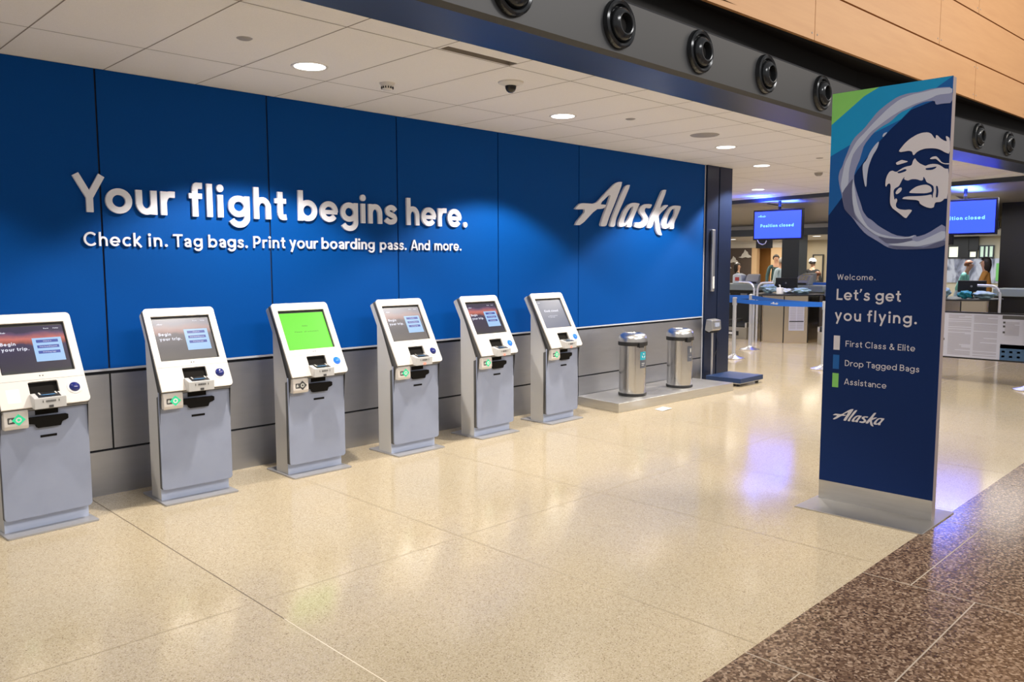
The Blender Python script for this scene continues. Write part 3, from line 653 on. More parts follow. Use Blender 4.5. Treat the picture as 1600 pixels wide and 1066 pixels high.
dF = Vector((0, .4857, .8741)); nF = Vector((0, -.8741, .4857))
FB = Vector((-.2375, -.205, .75))            # lower left corner of the sloping face, in the kiosk's own frame (y = 0 at the plate's middle)
def face(u, v, off=0.0):
    o = FB + Vector((u, 0, 0)) + dF * v + nF * off
    return frame(o, (1, 0, 0), dF, nF)
FW, FL = .475, .597
def make_kiosk(screen, lit_knob=False, reader_green=True, red=False, patch=False):
    k = empty('check_in_kiosk')
    bp = flat('base_plate', [rrect(-.2475, -.21, .2475, .21, .012, 3)], .010, 'plate', k, Matrix.Identity(4), .001)
    T = Vector((0, FB.y, FB.z)) + dF * FL                       # top edge of the face
    bk = -nF
    def P_(v, off): q = Vector((0, FB.y, FB.z)) + dF * v + bk * off; return (q.y, q.z)
    B = MB()
    a_ = P_(FL - .004, .104); top = P_(FL - .002, .048); low = P_(.0, .048)
    ys = .085                                                     # rear of the column
    vb = ((ys - a_[0]) / -dF.y); zb = a_[1] - vb * dF.z if False else a_[1] - (a_[0] - ys) / dF.y * dF.z
    B.profx([(-.085, .011), (ys, .011), (ys, zb if a_[0] > ys else .98), a_, P_(FL + .002, .09), top, low, (-.092, .70), (-.092, .10), (-.085, .10)], -.229, .229)
    B.build('body', 'kiosk_side', k, bevel=.004)
    kick = MB().box(-.2295, .2295, -.0895, -.085, .011, .10).build('kick_plate', 'kiosk_kick', k)
    G = MB(); G.profx([P_(FL - .006, .027), P_(FL - .006, .050), P_(.0, .050), (-.091, .70), (-.091, .095), (-.127, .095), (-.127, .715), P_(.004, .027)], -.2345, .2345)
    G.build('gasket', 'gasket', k)
    # front face with the screen opening and the scanner opening
    outer = rrect(0, 0, FW, FL, .026, 6, (0, 1, 1, 1))
    scr_hole = rrect(.040, .212, .432, .538, .004, 2)
    sc_hole = rrect(.158, .0, .318, .155, .006, 3)
    sc_hole = [(.160, .076), (.318, .076), (.318, .150), (.312, .155), (.166, .155), (.160, .150)]
    fp = flat('front_panel', [outer, scr_hole, sc_hole], .013, 'kiosk_white', k, face(0, 0, -.015))
    flat('panel_rim', [rrect(.003, .003, FW - .003, FL - .003, .024, 6, (0, 1, 1, 1)), scr_hole, sc_hole], .0125, 'gasket', k, face(0, 0, -.0275))
    bv = fp.modifiers.new('bevel', 'BEVEL'); bv.width = .0035; bv.segments = 2; bv.limit_method = 'ANGLE'; bv.angle_limit = R(50)
    cr = flat('crease_line', [[(.004, .166), (.471, .166), (.471, .1675), (.004, .1675)]], .0004, 'gasket', k, face(0, 0, -.002))
    bz = flat('screen_bezel', [rrect(.038, .210, .434, .540, .003, 2)], .002, 'black', k, face(0, 0, -.020))
    su, sv, sw, sh = .048, .218, .374, .302
    sm_ = {'vivid': 'scr_vivid', 'hazy': 'scr_sheen', 'green': 'scr_green', 'closed': 'scr_grey'}[screen]
    s_ = flat('screen', [[(0, 0), (sw, 0), (sw, sh), (0, sh)]], .001, sm_, k, face(su, sv, -.0178))
    lz = .0012
    T2 = lambda x, y, z=lz: Matrix.Translation((x, y, z))
    if screen in ('vivid', 'hazy'):
        words('screen_words', 'Begin', .021, .080, 'scr_white', s_, T2(.022, .182), .0003, .20)
        words('screen_words', 'your trip.', .021, .145, 'scr_white', s_, T2(.022, .147), .0003, .20)
        logo_letters(s_, T2(.022, .262), .020, 'scr_white', .0003, 'screen_logo')
        words('screen_words', 'Back', .007, .028, 'scr_white', s_, T2(.268, .280), .0003, .15); words('screen_words', 'Help', .007, .030, 'scr_white', s_, T2(.320, .280), .0003, .15)
        cdp = flat('menu_card', [[(.192, .068), (.352, .068), (.352, .222), (.192, .222)]], .0004, 'scr_card', s_, T2(0, 0))
        for q, tx in enumerate(('Check in', 'Print boarding pass', 'Print bag tags')):
            yb_ = .190 - .036 * q
            bt = flat('menu_button', [[(.212, yb_), (.332, yb_), (.332, yb_ + .019), (.212, yb_ + .019)]], .0003, 'scr_btn', s_, T2(0, 0, lz + .0006))
            words('button_words', tx, .0075, (.045, .095, .07)[q], 'scr_white', s_, T2((.25, .225, .237)[q], yb_ + .006, lz + .0011), .0002, .15)
    elif screen == 'green':
        words('screen_words', 'Hello', .011, .045, 'scr_green_text', s_, T2(.165, .187), .0003, .15)
        words('screen_words', 'Please wait a moment', .010, .20, 'scr_green_text', s_, T2(.090, .140), .0003, .15)
    else:
        words('screen_words', 'Kiosk closed', .0235, .205, 'scr_white', s_, T2(.078, .175), .0003, .20)
        words('screen_words', 'Please use another kiosk', .008, .12, 'scr_white', s_, T2(.125, .128), .0003, .15)
        words('screen_words', 'or see an agent', .008, .075, 'scr_white', s_, T2(.125, .113), .0003, .15)
        flat('screen_mark', [[(.105, .122), (.112, .131), (.112, .113)]], .0003, 'scr_white', s_, T2(0, 0))
        logo_letters(s_, T2(.022, .275), .020, 'scr_white', .0003, 'screen_logo')
    # small sensors on the face
    for u in (.232, .248): flat('sensor_dot', [rrect(u - .004, .187, u + .004, .194, .003, 2)], .0008, 'black', k, face(0, 0, -.0022))
    for u in (.07, .395): flat('speaker_grille', [rrect(u - .018, .561, u + .018, .567, .002, 2)], .0006, 'pale_mark', k, face(0, 0, -.0022))
    flat('camera_dot', [rrect(.225, .5615, .245, .5665, .002, 2)], .0008, 'paper', k, face(0, 0, -.0022))
    # passport / boarding pass scanner
    flat('scanner_recess', [[(.156, .072), (.322, .072), (.322, .158), (.156, .158)]], .002, 'cavity', k, face(0, 0, -.0258))
    p0 = Vector((0, FB.y, FB.z)) + dF * .078; p1 = Vector((0, FB.y, FB.z)) + dF * .000
    S = MB(); S.profx([(p0.y + .02, p0.z - .012), (p0.y - .008, p0.z + .004), (FB.y - .042, .802), (FB.y - .040, .738), (FB.y + .01, .742)], FB.x + .155, FB.x + .325)
    sh_ = S.build('scanner_housing', 'kiosk_side', k, bevel=.003)
    gl = MB(); q0 = Vector((p0.y - .010, p0.z + .0055)); q1 = Vector((FB.y - .036, .8045))
    gl.add([(FB.x + .180, q0.x, q0.y), (FB.x + .300, q0.x, q0.y), (FB.x + .300, q1.x, q1.y), (FB.x + .180, q1.x, q1.y)], [(0, 1, 2, 3)], 0)
    mid = (q0 + q1) / 2
    gl.add([(FB.x + .24 + .040 * math.cos(a), mid.x + .014 * math.sin(a), mid.y + .0012 + .0006 * math.sin(a)) for a in [2 * math.pi * i / 20 for i in range(20)]], [tuple(range(20))], 1)
    for u in (.195, .282): gl.add([(FB.x + u, q0.x, q0.y + .001), (FB.x + u + .008, q0.x, q0.y + .001), (FB.x + u + .008, mid.x, mid.y + .002), (FB.x + u, mid.x, mid.y + .002)], [(0, 1, 2, 3)], 2)
    gl.build('scanner_glass', ['black', 'scan_glass', 'pale_mark'], sh_)
    fy = FB.y - .0425
    cb = MB()
    for i in range(9): cb.box(FB.x + .216 + .006 * i, FB.x + .2195 + .006 * i, fy - .0006, fy, .775, .787)
    cb.box(FB.x + .198, FB.x + .202, fy - .0006, fy, .774, .788); cb.box(FB.x + .282, FB.x + .286, fy - .0006, fy, .774, .788)
    cb.build('scanner_marking', 'grey_mark', sh_)
    MB().box(FB.x + .230, FB.x + .254, fy - .001, fy, .742, .757).build('scanner_lamp', 'red_lit' if red else 'grey_mark', sh_)
    # round knob
    kn = MB(); mk = face(.402, .098, -.001)
    kn.lathe([(.0, .004), (.034, .004), (.041, .002), (.043, -.002)], 28, mat4=mk)
    ring = kn.build('knob_ring', 'paper', k, smooth=True)
    kn = MB(); kn.lathe([(0, .022), (.012, .021), (.022, .016), (.029, .009), (.031, .004)], 28, mat4=mk)
    kn.build('knob', 'blue_glass_lit' if lit_knob else 'blue_glass', k, smooth=True)
    if patch: flat('label_patch', [rrect(.040, .035, .108, .120, .003, 2)], .0006, 'patch', k, face(0, 0, -.0022))
    # card reader
    y_ = -.135
    C_ = MB(); C_.profx([(y_ - .055, .725), (y_ - .058, .650), (y_ - .050, .628), (y_, .628), (y_, .735), (y_ - .045, .738)], -.240 + .014, -.240 + .140)
    cr_ = C_.build('card_reader', 'kiosk_white', k, bevel=.006)
    fx = front(-.226, y_ - .0575, 0) @ Matrix.Rotation(R(-2.3), 4, 'X')
    g_ = 'green_lit' if reader_green else 'grey_mark'
    d0 = .0035
    flat('reader_mark', [rrect(.018, .664, .055, .700, .004, 2)], .002, 'grey_mark', cr_, front(-.226, y_ - .0562, 0))
    cx_, cz_ = .074, .683
    flat('reader_symbol', [[(cx_ - .036, cz_), (cx_, cz_ - .034), (cx_ + .036, cz_), (cx_, cz_ + .034)]], .003, g_, cr_, front(-.226, y_ - .0562, 0))
    flat('reader_symbol_ring', [[(cx_ + .016 * math.cos(R(a)), cz_ + .016 * math.sin(R(a))) for a in range(0, 360, 45)], [(cx_ + .008 * math.cos(R(a)), cz_ + .008 * math.sin(R(a))) for a in range(0, 360, 45)]],
         .0005, 'paper' if reader_green else 'pale_mark', cr_, front(-.226, y_ - .0594, 0))
    flat('reader_hand', [[(.024, .672), (.040, .674), (.047, .680), (.040, .686), (.034, .694), (.026, .688)]], .0005, 'pale_mark', cr_, front(-.226, y_ - .0584, 0))
    # door with printer mouth
    D = flat('door', [rrect(-.2375, .090, .2375, .738, .022, 5, (1, 1, 0, 0))], .012, 'kiosk_door', k, front(0, -.126, 0))
    bv = D.modifiers.new('bevel', 'BEVEL'); bv.width = .003; bv.segments = 2; bv.limit_method = 'ANGLE'; bv.angle_limit = R(50)
    yd = -.138; X0 = -.2375
    flat('ticket_slot', [[(X0 + .187, .690), (X0 + .310, .690), (X0 + .310, .719), (X0 + .187, .719)]], .003, 'cavity', k, front(0, yd, 0))
    flat('receipt_slot', [[(X0 + .208, .553), (X0 + .297, .553), (X0 + .297, .567), (X0 + .208, .567)]], .002, 'cavity', k, front(0, yd, 0))
    pm = flat('printer_mouth', [[(X0 + .140, .645), (X0 + .180, .640), (X0 + .190, .615), (X0 + .315, .615), (X0 + .325, .640), (X0 + .345, .645), (X0 + .358, .652), (X0 + .358, .676), (X0 + .350, .680), (X0 + .150, .680)]], .022, 'cavity', k, front(0, yd, 0))
    bv = pm.modifiers.new('bevel', 'BEVEL'); bv.width = .004; bv.segments = 1; bv.limit_method = 'ANGLE'
    MB().box(.222, .230, -.088, -.060, .585, .665).build('side_latch', 'black', k)
    return k
KY = -.36
spec = [(1.31, 3.0, 'vivid', dict(patch=True), 'white and grey check-in kiosk with vivid sunset screen, cut off by the left photo edge'),
        (2.217, -1.0, 'hazy', {}, 'white and grey check-in kiosk with hazy sunset screen, second from the left'),
        (3.135, 0.3, 'green', dict(lit_knob=True, reader_green=False, patch=True), 'white and grey check-in kiosk with bright green screen'),
        (4.072, 0.8, 'hazy', dict(red=True), 'white and grey check-in kiosk with hazy sunset screen, just right of the green screen kiosk'),
        (4.983, 2.0, 'vivid', dict(lit_knob=True, red=True, patch=True), 'white and grey check-in kiosk with vivid sunset screen, next to the kiosk closed screen'),
        (5.903, 1.2, 'closed', dict(lit_knob=True, red=True), 'white and grey check-in kiosk showing a grey kiosk closed screen')]
for x, a, s_, kw, lab in spec:
    k = make_kiosk(s_, **kw); k.location = (x, KY, 0); k.rotation_euler.z = R(a)
    tag(k, lab, 'kiosk', 'check-in kiosks along the blue wall')

# ================================================================== PLINTH, BINS, SCALE, PAPER
pl = MB(); pl.prism([(6.622, -.652), (8.80, -.742), (8.80, -.02), (6.70, -.02)], 0, .1)
tag(pl.build('plinth', 'steel', bevel=.004), 'low brushed steel plinth under the two waste bins', 'plinth')
def make_bin(kind):
    o = empty('waste_bin')
    MB().lathe([(0, 0), (.152, 0), (.156, .006), (.156, .026), (.150, .030), (0, .030)], 48).build('foot_ring', 'rubber', o, smooth=True)
    MB().lathe([(0, .03), (.149, .03), (.149, .565), (0, .565)], 64).build('bin_body', 'steel_v', o, smooth=True)
    bd = MB(); bd.lathe([(.10, .560), (.160, .560), (.163, .565), (.163, .600), (.160, .604), (.10, .604)], 48)
    bd.profx([(-.168, .545), (-.15, .545), (-.15, .60), (-.168, .60)], -.095, -.02)
    bd.build('lid_band', 'rubber', o, smooth=True)
    MB().lathe([(.10, .60), (.161, .603), (.160, .635), (.152, .662), (.132, .684), (.105, .695), (.085, .697), (.080, .690), (.078, .64)], 48).build('lid', 'steel_lid', o, smooth=True)
    MB().lathe([(0, .655), (.082, .655), (.082, .650), (0, .650)], 32).build('lid_hole', 'cavity', o)
    # curved stickers on the side that faces the hall
    def curved(name, a0, a1, z0, z1, m, r=.1502, parent=o):
        c_ = MB(); N = 8
        for i in range(N):
            b0 = R(a0 + (a1 - a0) * i / N); b1 = R(a0 + (a1 - a0) * (i + 1) / N)
            c_.quad((r * math.cos(b0), r * math.sin(b0), z0), (r * math.cos(b1), r * math.sin(b1), z0), (r * math.cos(b1), r * math.sin(b1), z1), (r * math.cos(b0), r * math.sin(b0), z1))
        return c_.build(name, m, parent)
    A = 268
    up = curved('upper_sticker', A - 18, A + 18, .405, .495, 'teal_st' if kind == 'teal' else 'grey_st')
    lo = curved('lower_sticker', A - 18, A + 18, .315, .402, 'grey_st')
    mm = Matrix.Rotation(R(A + 90), 4, 'Z') @ front(0, -.1515, .45)
    if kind == 'teal':
        for q in range(3):
            pts = [(.026 * math.cos(R(90 + 120 * q + t)), .026 * math.sin(R(90 + 120 * q + t))) for t in range(-42, 35, 11)]
            pin = [(.016 * math.cos(R(90 + 120 * q + t)), .016 * math.sin(R(90 + 120 * q + t))) for t in range(34, -43, -11)]
            flat('recycling_arrow', [pts + pin], .0006, 'paper', up, mm)
    else:
        flat('bin_symbol', [[(-.009, -.028), (.009, -.028), (.012, .012), (-.012, .012)]], .0006, 'pale_mark', up, mm)
        flat('bin_symbol', [[(-.015, .015), (.015, .015), (.015, .019), (-.015, .019)]], .0006, 'pale_mark', up, mm)
    ml = Matrix.Rotation(R(A + 90), 4, 'Z') @ front(-.03, -.1525, .362)
    words('sticker_words', 'Recycle' if kind == 'teal' else 'Trash', .011, .046, 'paper', lo, ml, .0004, .15)
    if kind == 'teal': words('sticker_words', 'here', .011, .034, 'paper', lo, Matrix.Rotation(R(A + 90), 4, 'Z') @ front(-.03, -.1525, .342), .0004, .15)
    return o
b1 = make_bin('teal'); b1.location = (7.20, -.395, .1); tag(b1, 'stainless steel waste bin with a teal recycling sticker, left end of the plinth', 'waste bin', 'waste bins on the plinth')
b2 = make_bin('grey'); b2.location = (8.085, -.43, .1); tag(b2, 'stainless steel waste bin with all-grey stickers, beside the dark column', 'waste bin', 'waste bins on the plinth')

pp = MB(); pp.add([(7.06, -.80, .002), (7.25, -.77, .002), (7.21, -.92, .010), (7.03, -.92, .003), (7.06, -.80, .0035), (7.25, -.77, .0035), (7.21, -.92, .0115), (7.03, -.92, .0045)],
                 [(0, 3, 2, 1), (4, 5, 6, 7), (0, 1, 5, 4), (1, 2, 6, 5), (2, 3, 7, 6), (3, 0, 4, 7)])
tag(pp.build('paper_slip', 'paper'), 'small white slip of paper lying on the floor in front of the plinth', 'paper')

sc = tag(empty('baggage_scale', (9.4, -.42, 0)), 'dark blue floor baggage scale with display head on a thin pole, beside the dark column', 'scale')
MB().box(-.30, .29, -.25, .25, .045, .105).build('platform', 'scale_blue', sc, bevel=.006)
MB().box(-.27, .26, -.22, .22, .030, .045).build('platform_frame', 'steel', sc)
for sx in (-.24, .23):
    for sy in (-.19, .19): MB().lathe([(0, 0), (.022, 0), (.022, .03), (0, .03)], 12, (sx, sy, 0)).build('foot', 'rubber', sc)
MB().tube([(-.13, .27, .02), (-.13, .27, .68)], .014, 14).build('pole', 'steel_bright', sc, smooth=True)
MB().box(-.17, -.09, .235, .285, .0, .05).build('pole_bracket', 'steel', sc)
hd = MB(); hd.profx([(.205, .70), (.215, .82), (.30, .835), (.32, .69), (.26, .665)], -.235, -.015)
hd_ = hd.build('display_head', 'steel', sc, bevel=.006)
hb = MB(); hb.box(-.225, -.03, .235, .31, .655, .695).build('head_mount', 'black', sc)
flat('display', [[(-.17, .735), (-.06, .735), (-.06, .79), (-.17, .79)]], .002, 'display', hd_, front(0, .207, 0) @ Matrix.Rotation(R(0), 4, 'X'))
MB().tube([(-.03, .30, .69), (.00, .29, .62), (.03, .28, .50), (.0, .28, .40), (-.06, .28, .33)], .004, 8).build('cable', 'black', sc)

# dark column at the end of the wall
cl = MB()
cl.box(9.275, 9.56, -.03, .55, 0, H, 0); cl.box(9.585, 9.90, -.03, .55, 0, H, 0); cl.box(9.56, 9.585, -.01, .5, 0, H, 1)
tag(cl.build('wall_column', ['column', 'gap'], bevel=.004), kind='structure')
wf = tag(empty('column_light', (9.395, -.03, 1.19)), 'slim pale vertical light bar fixed to the dark column', 'light fixture')
MB().box(-.03, .035, -.045, 0, 0, .82).build('housing', 'steel_bright', wf, bevel=.012)
MB().box(-.012, .018, -.049, -.045, .04, .20).build('lower_cap', 'fixture', wf)

# ================================================================== FREE-STANDING SIGN
M['sign_side'] = mat('sign_side_paint', (.27, .22, .21), .6)
sg = tag(empty('standing_sign', (5.15, -3.825, 0)), 'tall dark blue free-standing welcome sign with a printed face on a steel base', 'sign')
bpz = MB(); bpz.box(-.325, .25, -.395, .375, .0, .008)
bpz.build('base_plate', 'steel', sg, bevel=.002)
XS = -.03
MB().box(XS, XS + .06, -.352, .348, .008, 2.634).build('frame', 'sign_side', sg, bevel=.002)
MB().box(XS - .004, XS, -.352, .348, .008, .131).build('foot_panel', 'steel', sg)
pn = MB(); pn.box(XS - .004, XS, -.3525, .348, .131, 2.634); pan = pn.build('sign_panel', 'navy', sg)
mt = {'green': 's_green', 'teal': 's_teal', 'blue': 's_blue', 'ring_mid': 's_mid', 'ring_light': 's_light', 'ring_dark': 's_dark', 'white': 's_white', 'navy': 'navy'}
nm_ = {'green': 'green_corner', 'teal': 'teal_band', 'blue': 'blue_band', 'ring_mid': 'hood_ring', 'ring_light': 'hood_highlight', 'ring_dark': 'hood_shade', 'white': 'printed_face', 'navy': 'face_line'}
for i, (kk, lp) in enumerate(ART):
    flat(nm_[kk], [[(x, z) for x, z in lp]], .0003, mt[kk], pan, west(XS - .0042 - .0003 * i, .348, 0), 0, kk not in ('green', 'teal', 'blue'))
def sw(body, size, u0, u1, z, m='s_white', bold=.12):
    words('sign_words', body, size, u1 - u0, m, pan, west(XS - .0042, .348 - u0, z), .0008, bold)
# u runs from the sign's left edge; y = -3.477 - u
sw('Welcome.', .0355, .073, .313, 1.457, bold=.115)
sw("Let\u2019s get", .071, .073, .468, 1.328, bold=.155)
sw('you flying.', .071, .066, .566, 1.195, bold=.155)
sw('First Class & Elite', .038, .143, .563, 1.030, bold=.115)
sw('Drop Tagged Bags', .038, .143, .592, .905, bold=.115)
sw('Assistance', .038, .143, .405, .785, bold=.115)
for z, m in ((1.005, 's_white'), (.880, 's_blue'), (.760, 's_green')):
    flat('colour_bar', [[(.065, z), (.105, z), (.105, z + .092), (.065, z + .092)]], .0008, m, pan, west(XS - .0042, .348, 0))
logo_letters(pan, west(XS - .0042, .348 - .075, .548), .160, 's_white', .0008, 'sign_logo')

# ================================================================== NOZZLES ON THE BEAM
def make_nozzle():
    o = empty('air_nozzle'); m4 = Matrix.Rotation(R(90), 4, 'X')
    MB().lathe([(.0, .004), (.095, .006), (.105, .010), (.116, .030), (.130, .036), (.142, .028), (.148, .0)], 44, mat4=m4).build('flange', 'nozzle', o, smooth=True)
    m5 = Matrix.Translation((.004, -.004, -.002)) @ m4
    MB().lathe([(.100, .004), (.102, .022), (.096, .040), (.084, .054), (.068, .062), (.060, .060), (.055, .045), (.052, .008)], 40, mat4=m5).build('ball', 'nozzle', o, smooth=True)
    MB().lathe([(0, .014), (.056, .014), (.056, .010), (0, .010)], 24, mat4=m5).build('nozzle_throat', 'recess', o)
    return o
nz0 = make_nozzle()
nzx = [2.17, 3.105, 4.03, 4.94, 5.88, 6.87, 7.85, 8.75, 9.62, 10.52, 11.43]
zlab = ['large round black air nozzle on the beam, cut by the top photo edge', 'large round black air nozzle, second from the left on the beam', 'round black air nozzle on the beam, third from the left',
        'round black air nozzle on the beam, fourth from the left', 'round black air nozzle on the beam just left of the standing sign', 'round black air nozzle on the beam right of the standing sign',
        'smallest round black air nozzle on the beam, nearest the right photo edge']
sel = [3.105, 4.03, 4.94, 5.88, 6.87, 10.52, 11.43]
for i, x in enumerate(sel):
    o = nz0 if i == 0 else copy_tree(nz0)
    y = -2.602 if x < 8 else -2.602 - .092 * (x - 8)
    o.location = (x, y, 3.022 if x < 8 else 3.028)
    if x > 8: o.rotation_euler.z = R(-5.3)
    tag(o, zlab[i], 'air nozzle', 'air nozzles along the dark beam')

# ================================================================== CEILING FITTINGS
def make_down(r=.105):
    o = empty('ceiling_downlight')
    MB().lathe([(r - .004, -.002), (r + .012, -.004), (r + .016, 0), (r - .004, .001)], 40).build('trim_ring', 'fixture', o, smooth=True)
    MB().lathe([(0, -.0035), (r - .006, -.0035), (r - .002, 0)], 36).build('lens', 'lens', o)
    return o
dn0 = make_down()
dl = [(.28, -1.02, 'round ceiling downlight beyond the left photo edge, lighting the leftmost blue panels'), (2.832, -1.02, 'round glowing ceiling downlight nearest the camera, above the slogan'), (5.33, -1.0, 'round glowing ceiling downlight in front of the dome camera, mid ceiling'),
      (8.02, -1.02, 'round glowing ceiling downlight left of the large grey speaker, above the logo'), (9.87, -.47, 'round glowing ceiling downlight right beside the dark column top'),
      (13.0, 1.25, 'small round glowing ceiling downlight far back near the ceiling edge')]
fi = 0
for x, y, lab in dl:
    sp_ = None
    if lab:
        o = dn0 if fi == 0 else copy_tree(dn0); fi += 1
        o.location = (x, y, H); tag(o, lab, 'ceiling light', 'round downlights in the white ceiling')
        spot('downlight', (0, 0, -.03), DOWN_W, (1, .92, .82), 118, .25, o)
    else: spot('downlight', (x, y, H - .03), DOWN_W, (1, .92, .82), 118, .25)
def disc(name, x, y, r, m, label, cat, prof=None, group=None):
    o = MB().lathe(prof or [(0, -.006), (r - .01, -.006), (r, 0)], 32).build(name, m, smooth=True); o.location = (x, y, H)
    return tag(o, label, cat, group)
disc('sprinkler_cover', 2.225, -1.337, .045, 'fixture_grey', 'small grey round sprinkler cover on the ceiling, left part', 'sprinkler cover', group='sprinkler covers')
disc('sprinkler_cover', 5.862, -1.329, .045, 'fixture_grey', 'small grey round sprinkler cover on the ceiling, between dome camera and speaker', 'sprinkler cover', group='sprinkler covers')
disc('ceiling_speaker', 7.116, -1.31, .145, 'fixture_grey', 'grey round speaker grille in the white ceiling', 'speaker')
disc('smoke_detector', 11.22, -.63, .06, 'fixture_grey', 'small smoke detector on the far ceiling left of the standing sign', 'smoke detector', [(0, -.045), (.03, -.045), (.05, -.03), (.06, 0)])
disc('sprinkler_cover', 9.67, -1.34, .045, 'fixture_grey', 'small grey sprinkler cover near the left edge of the standing sign', 'sprinkler cover', group='sprinkler covers')
sd = tag(empty('smoke_detector', (3.477, -.978, H)), 'white smoke detector with slotted skirt on the near ceiling', 'smoke detector')
MB().lathe([(0, -.012), (.052, -.012), (.056, 0)], 32).build('base', 'fixture', sd, smooth=True)
MB().lathe([(0, -.05), (.026, -.05), (.034, -.044), (.046, -.020), (.048, -.010)], 32).build('housing', 'fixture', sd, smooth=True)
vt = MB()
for i in range(14):
    a = 2 * math.pi * i / 14
    vt.box(-.0035, .0035, .036, .045, -.040, -.026)
    for j in range(len(vt.v) - 8, len(vt.v)):
        x_, y_, z_ = vt.v[j]; vt.v[j] = (x_ * math.cos(a) - y_ * math.sin(a), x_ * math.sin(a) + y_ * math.cos(a), z_)
vt.build('vent_slots', 'black', sd)
dc = tag(empty('dome_camera', (4.085, -1.61, H)), 'white ceiling security camera with a smoked dark dome', 'camera')
MB().lathe([(0, -.026), (.045, -.026), (.062, -.018), (.088, -.010), (.092, 0)], 36).build('housing', 'fixture', dc, smooth=True)
MB().lathe([(0, -.074), (.016, -.071), (.030, -.060), (.038, -.044), (.041, -.024)], 32).build('dome', 'dome', dc, smooth=True)
# ================================================================== BARRIERS
def make_post():
    o = empty('barrier_post')
    MB().lathe([(0, 0), (.175, 0), (.178, .012), (.150, .022), (.08, .040), (.045, .060), (.036, .075), (0, .075)], 40).build('base', 'steel_bright', o, smooth=True)
    MB().tube([(0, 0, .05), (0, 0, .90)], .030, 20).build('pole', 'alu', o, smooth=True)
    MB().lathe([(0, .88), (.037, .88), (.037, 1.0), (.032, 1.006), (0, 1.006)], 24).build('belt_head', 'alu', o, smooth=True)
    return o
posts = [(11.84, .99, 'silver belt barrier post nearest the dark column'), (13.24, 1.46, 'silver belt barrier post just behind and right of the first post'),
         (11.52, -.66, 'silver barrier post mostly hidden by the left edge of the standing sign'), (11.36, -3.32, 'silver barrier post cut off by the right photo edge')]
p0 = make_post()
for i, (x, y, lab) in enumerate(posts):
    o = p0 if i == 0 else copy_tree(p0); o.location = (x, y, 0); tag(o, lab, 'barrier post', 'belt barrier posts')
def belt(a, b_, label, z=.955, hgt=.068, mark=False):
    m_ = MB(); d = Vector((b_[0] - a[0], b_[1] - a[1], 0)); L = d.length; d.normalize(); nrm = Vector((-d.y, d.x, 0)) * .0015
    N = 10
    for i in range(N):
        t0, t1 = i / N, (i + 1) / N; s0 = -.02 * 4 * t0 * (1 - t0); s1 = -.02 * 4 * t1 * (1 - t1)
        q0 = Vector((a[0], a[1], 0)) + d * L * t0; q1 = Vector((a[0], a[1], 0)) + d * L * t1
        v = []
        for q, s_ in ((q0, s0), (q1, s1)):
            for sg_ in (-1, 1):
                for zz_ in (z - hgt / 2 + s_, z + hgt / 2 + s_): v.append((q.x + sg_ * nrm.x, q.y + sg_ * nrm.y, zz_))
        m_.add(v, [(0, 4, 5, 1), (2, 3, 7, 6), (0, 2, 6, 4), (1, 5, 7, 3)])
    o = m_.build('barrier_belt', 'belt'); tag(o, label, 'barrier belt', 'blue barrier belts')
    if mark:
        q = Vector((a[0], a[1], z - .03)) + d * L * .42 + Vector((d.y, -d.x, 0)) * .003
        logo_letters(o, frame(q, (d.x, d.y, 0), (0, 0, 1), (d.y, -d.x, 0)), .07, 'paper', .0006, 'belt_logo')
belt((11.83, .948), (11.535, -.62), 'blue belt strung from the nearest post toward the standing sign', mark=True)
belt((13.215, 1.428), (11.56, -.626), 'blue belt strung from the second post toward the standing sign')
belt((11.855, 1.032), (12.4, 3.3), 'blue belt running left from the nearest post behind the dark column')
belt((13.255, 1.502), (13.7, 3.7), 'blue belt running left from the second post behind the dark column')

# information board hanging on the barrier
ib = tag(empty('information_board', (11.5, -2.9, .62)), 'long white notice board printed with small text at knee height, right of the standing sign', 'notice board')
MB().box(-.012, .012, -1.15, 1.15, -.305, .31).build('board', 'black', ib, bevel=.003)
M['notice'] = mat('notice_print', (.44, .45, .54), .5); M['soffit_grey'] = mat('soffit_grey', (.4, .4, .42), .5)
M['notice_text'] = mat('notice_text_grey', (.30, .29, .34), .5)
ns = MB().box(-.014, -.012, -1.12, 1.12, -.285, .29).build('notice_sheet', 'notice', ib)
tx_ = MB()
rnd = random.Random(3)
def lines(u0, u1, z0, z1):
    z = z1
    while z > z0:
        w_ = u1 - u0
        if rnd.random() < .18: w_ *= rnd.uniform(.3, .8)
        tx_.box(-.0146, -.014, -u0 - w_, -u0, z - .008, z, 0)
        z -= .0145 if rnd.random() > .16 else .028
for u0, u1 in ((-.93, -.72), (-.66, -.42), (-.36, -.12), (-.06, .18) ): pass
yy = .63    # y of the sheet point that shows at the sign's edge, measured from the board's middle
lines(-.82, -.64, -.26, .235); lines(-.56, -.29, -.26, .27); lines(-.26, .01, -.26, .27)
lines(.09, .25, .03, .2)
def nb(u0, u1, z0, z1, mi): tx_.box(-.0148, -.014, -u1, -u0, z0, z1, mi)
nb(-.82, -.62, .245, .285, 1); nb(-.82, -.60, -.075, -.045, 1)
nb(.06, .62, .235, .282, 1); nb(.05, .62, -.285, -.085, 2); nb(.05, .62, -.135, -.085, 1)
for i in range(6):
    for j in range(2): nb(.07 + .085 * i, .105 + .085 * i, -.19 - .06 * j, -.165 - .06 * j, 3)
for zq in (.18, .13, .055): nb(.07, .095, zq, zq + .025, 1)
for i in range(3): nb(-.78 + .05 * i, -.765 + .05 * i, -.17 - .03 * (i % 2), -.15 - .03 * (i % 2), 1)
M['notice_blue'] = mat('notice_blue', (.04, .10, .20), .5); M['notice_pale'] = mat('notice_pale_green', (.35, .45, .42), .5)
tx_.build('notice_text', ['notice_text', 'grey_mark', 'notice_blue', 'notice_pale'], ns)
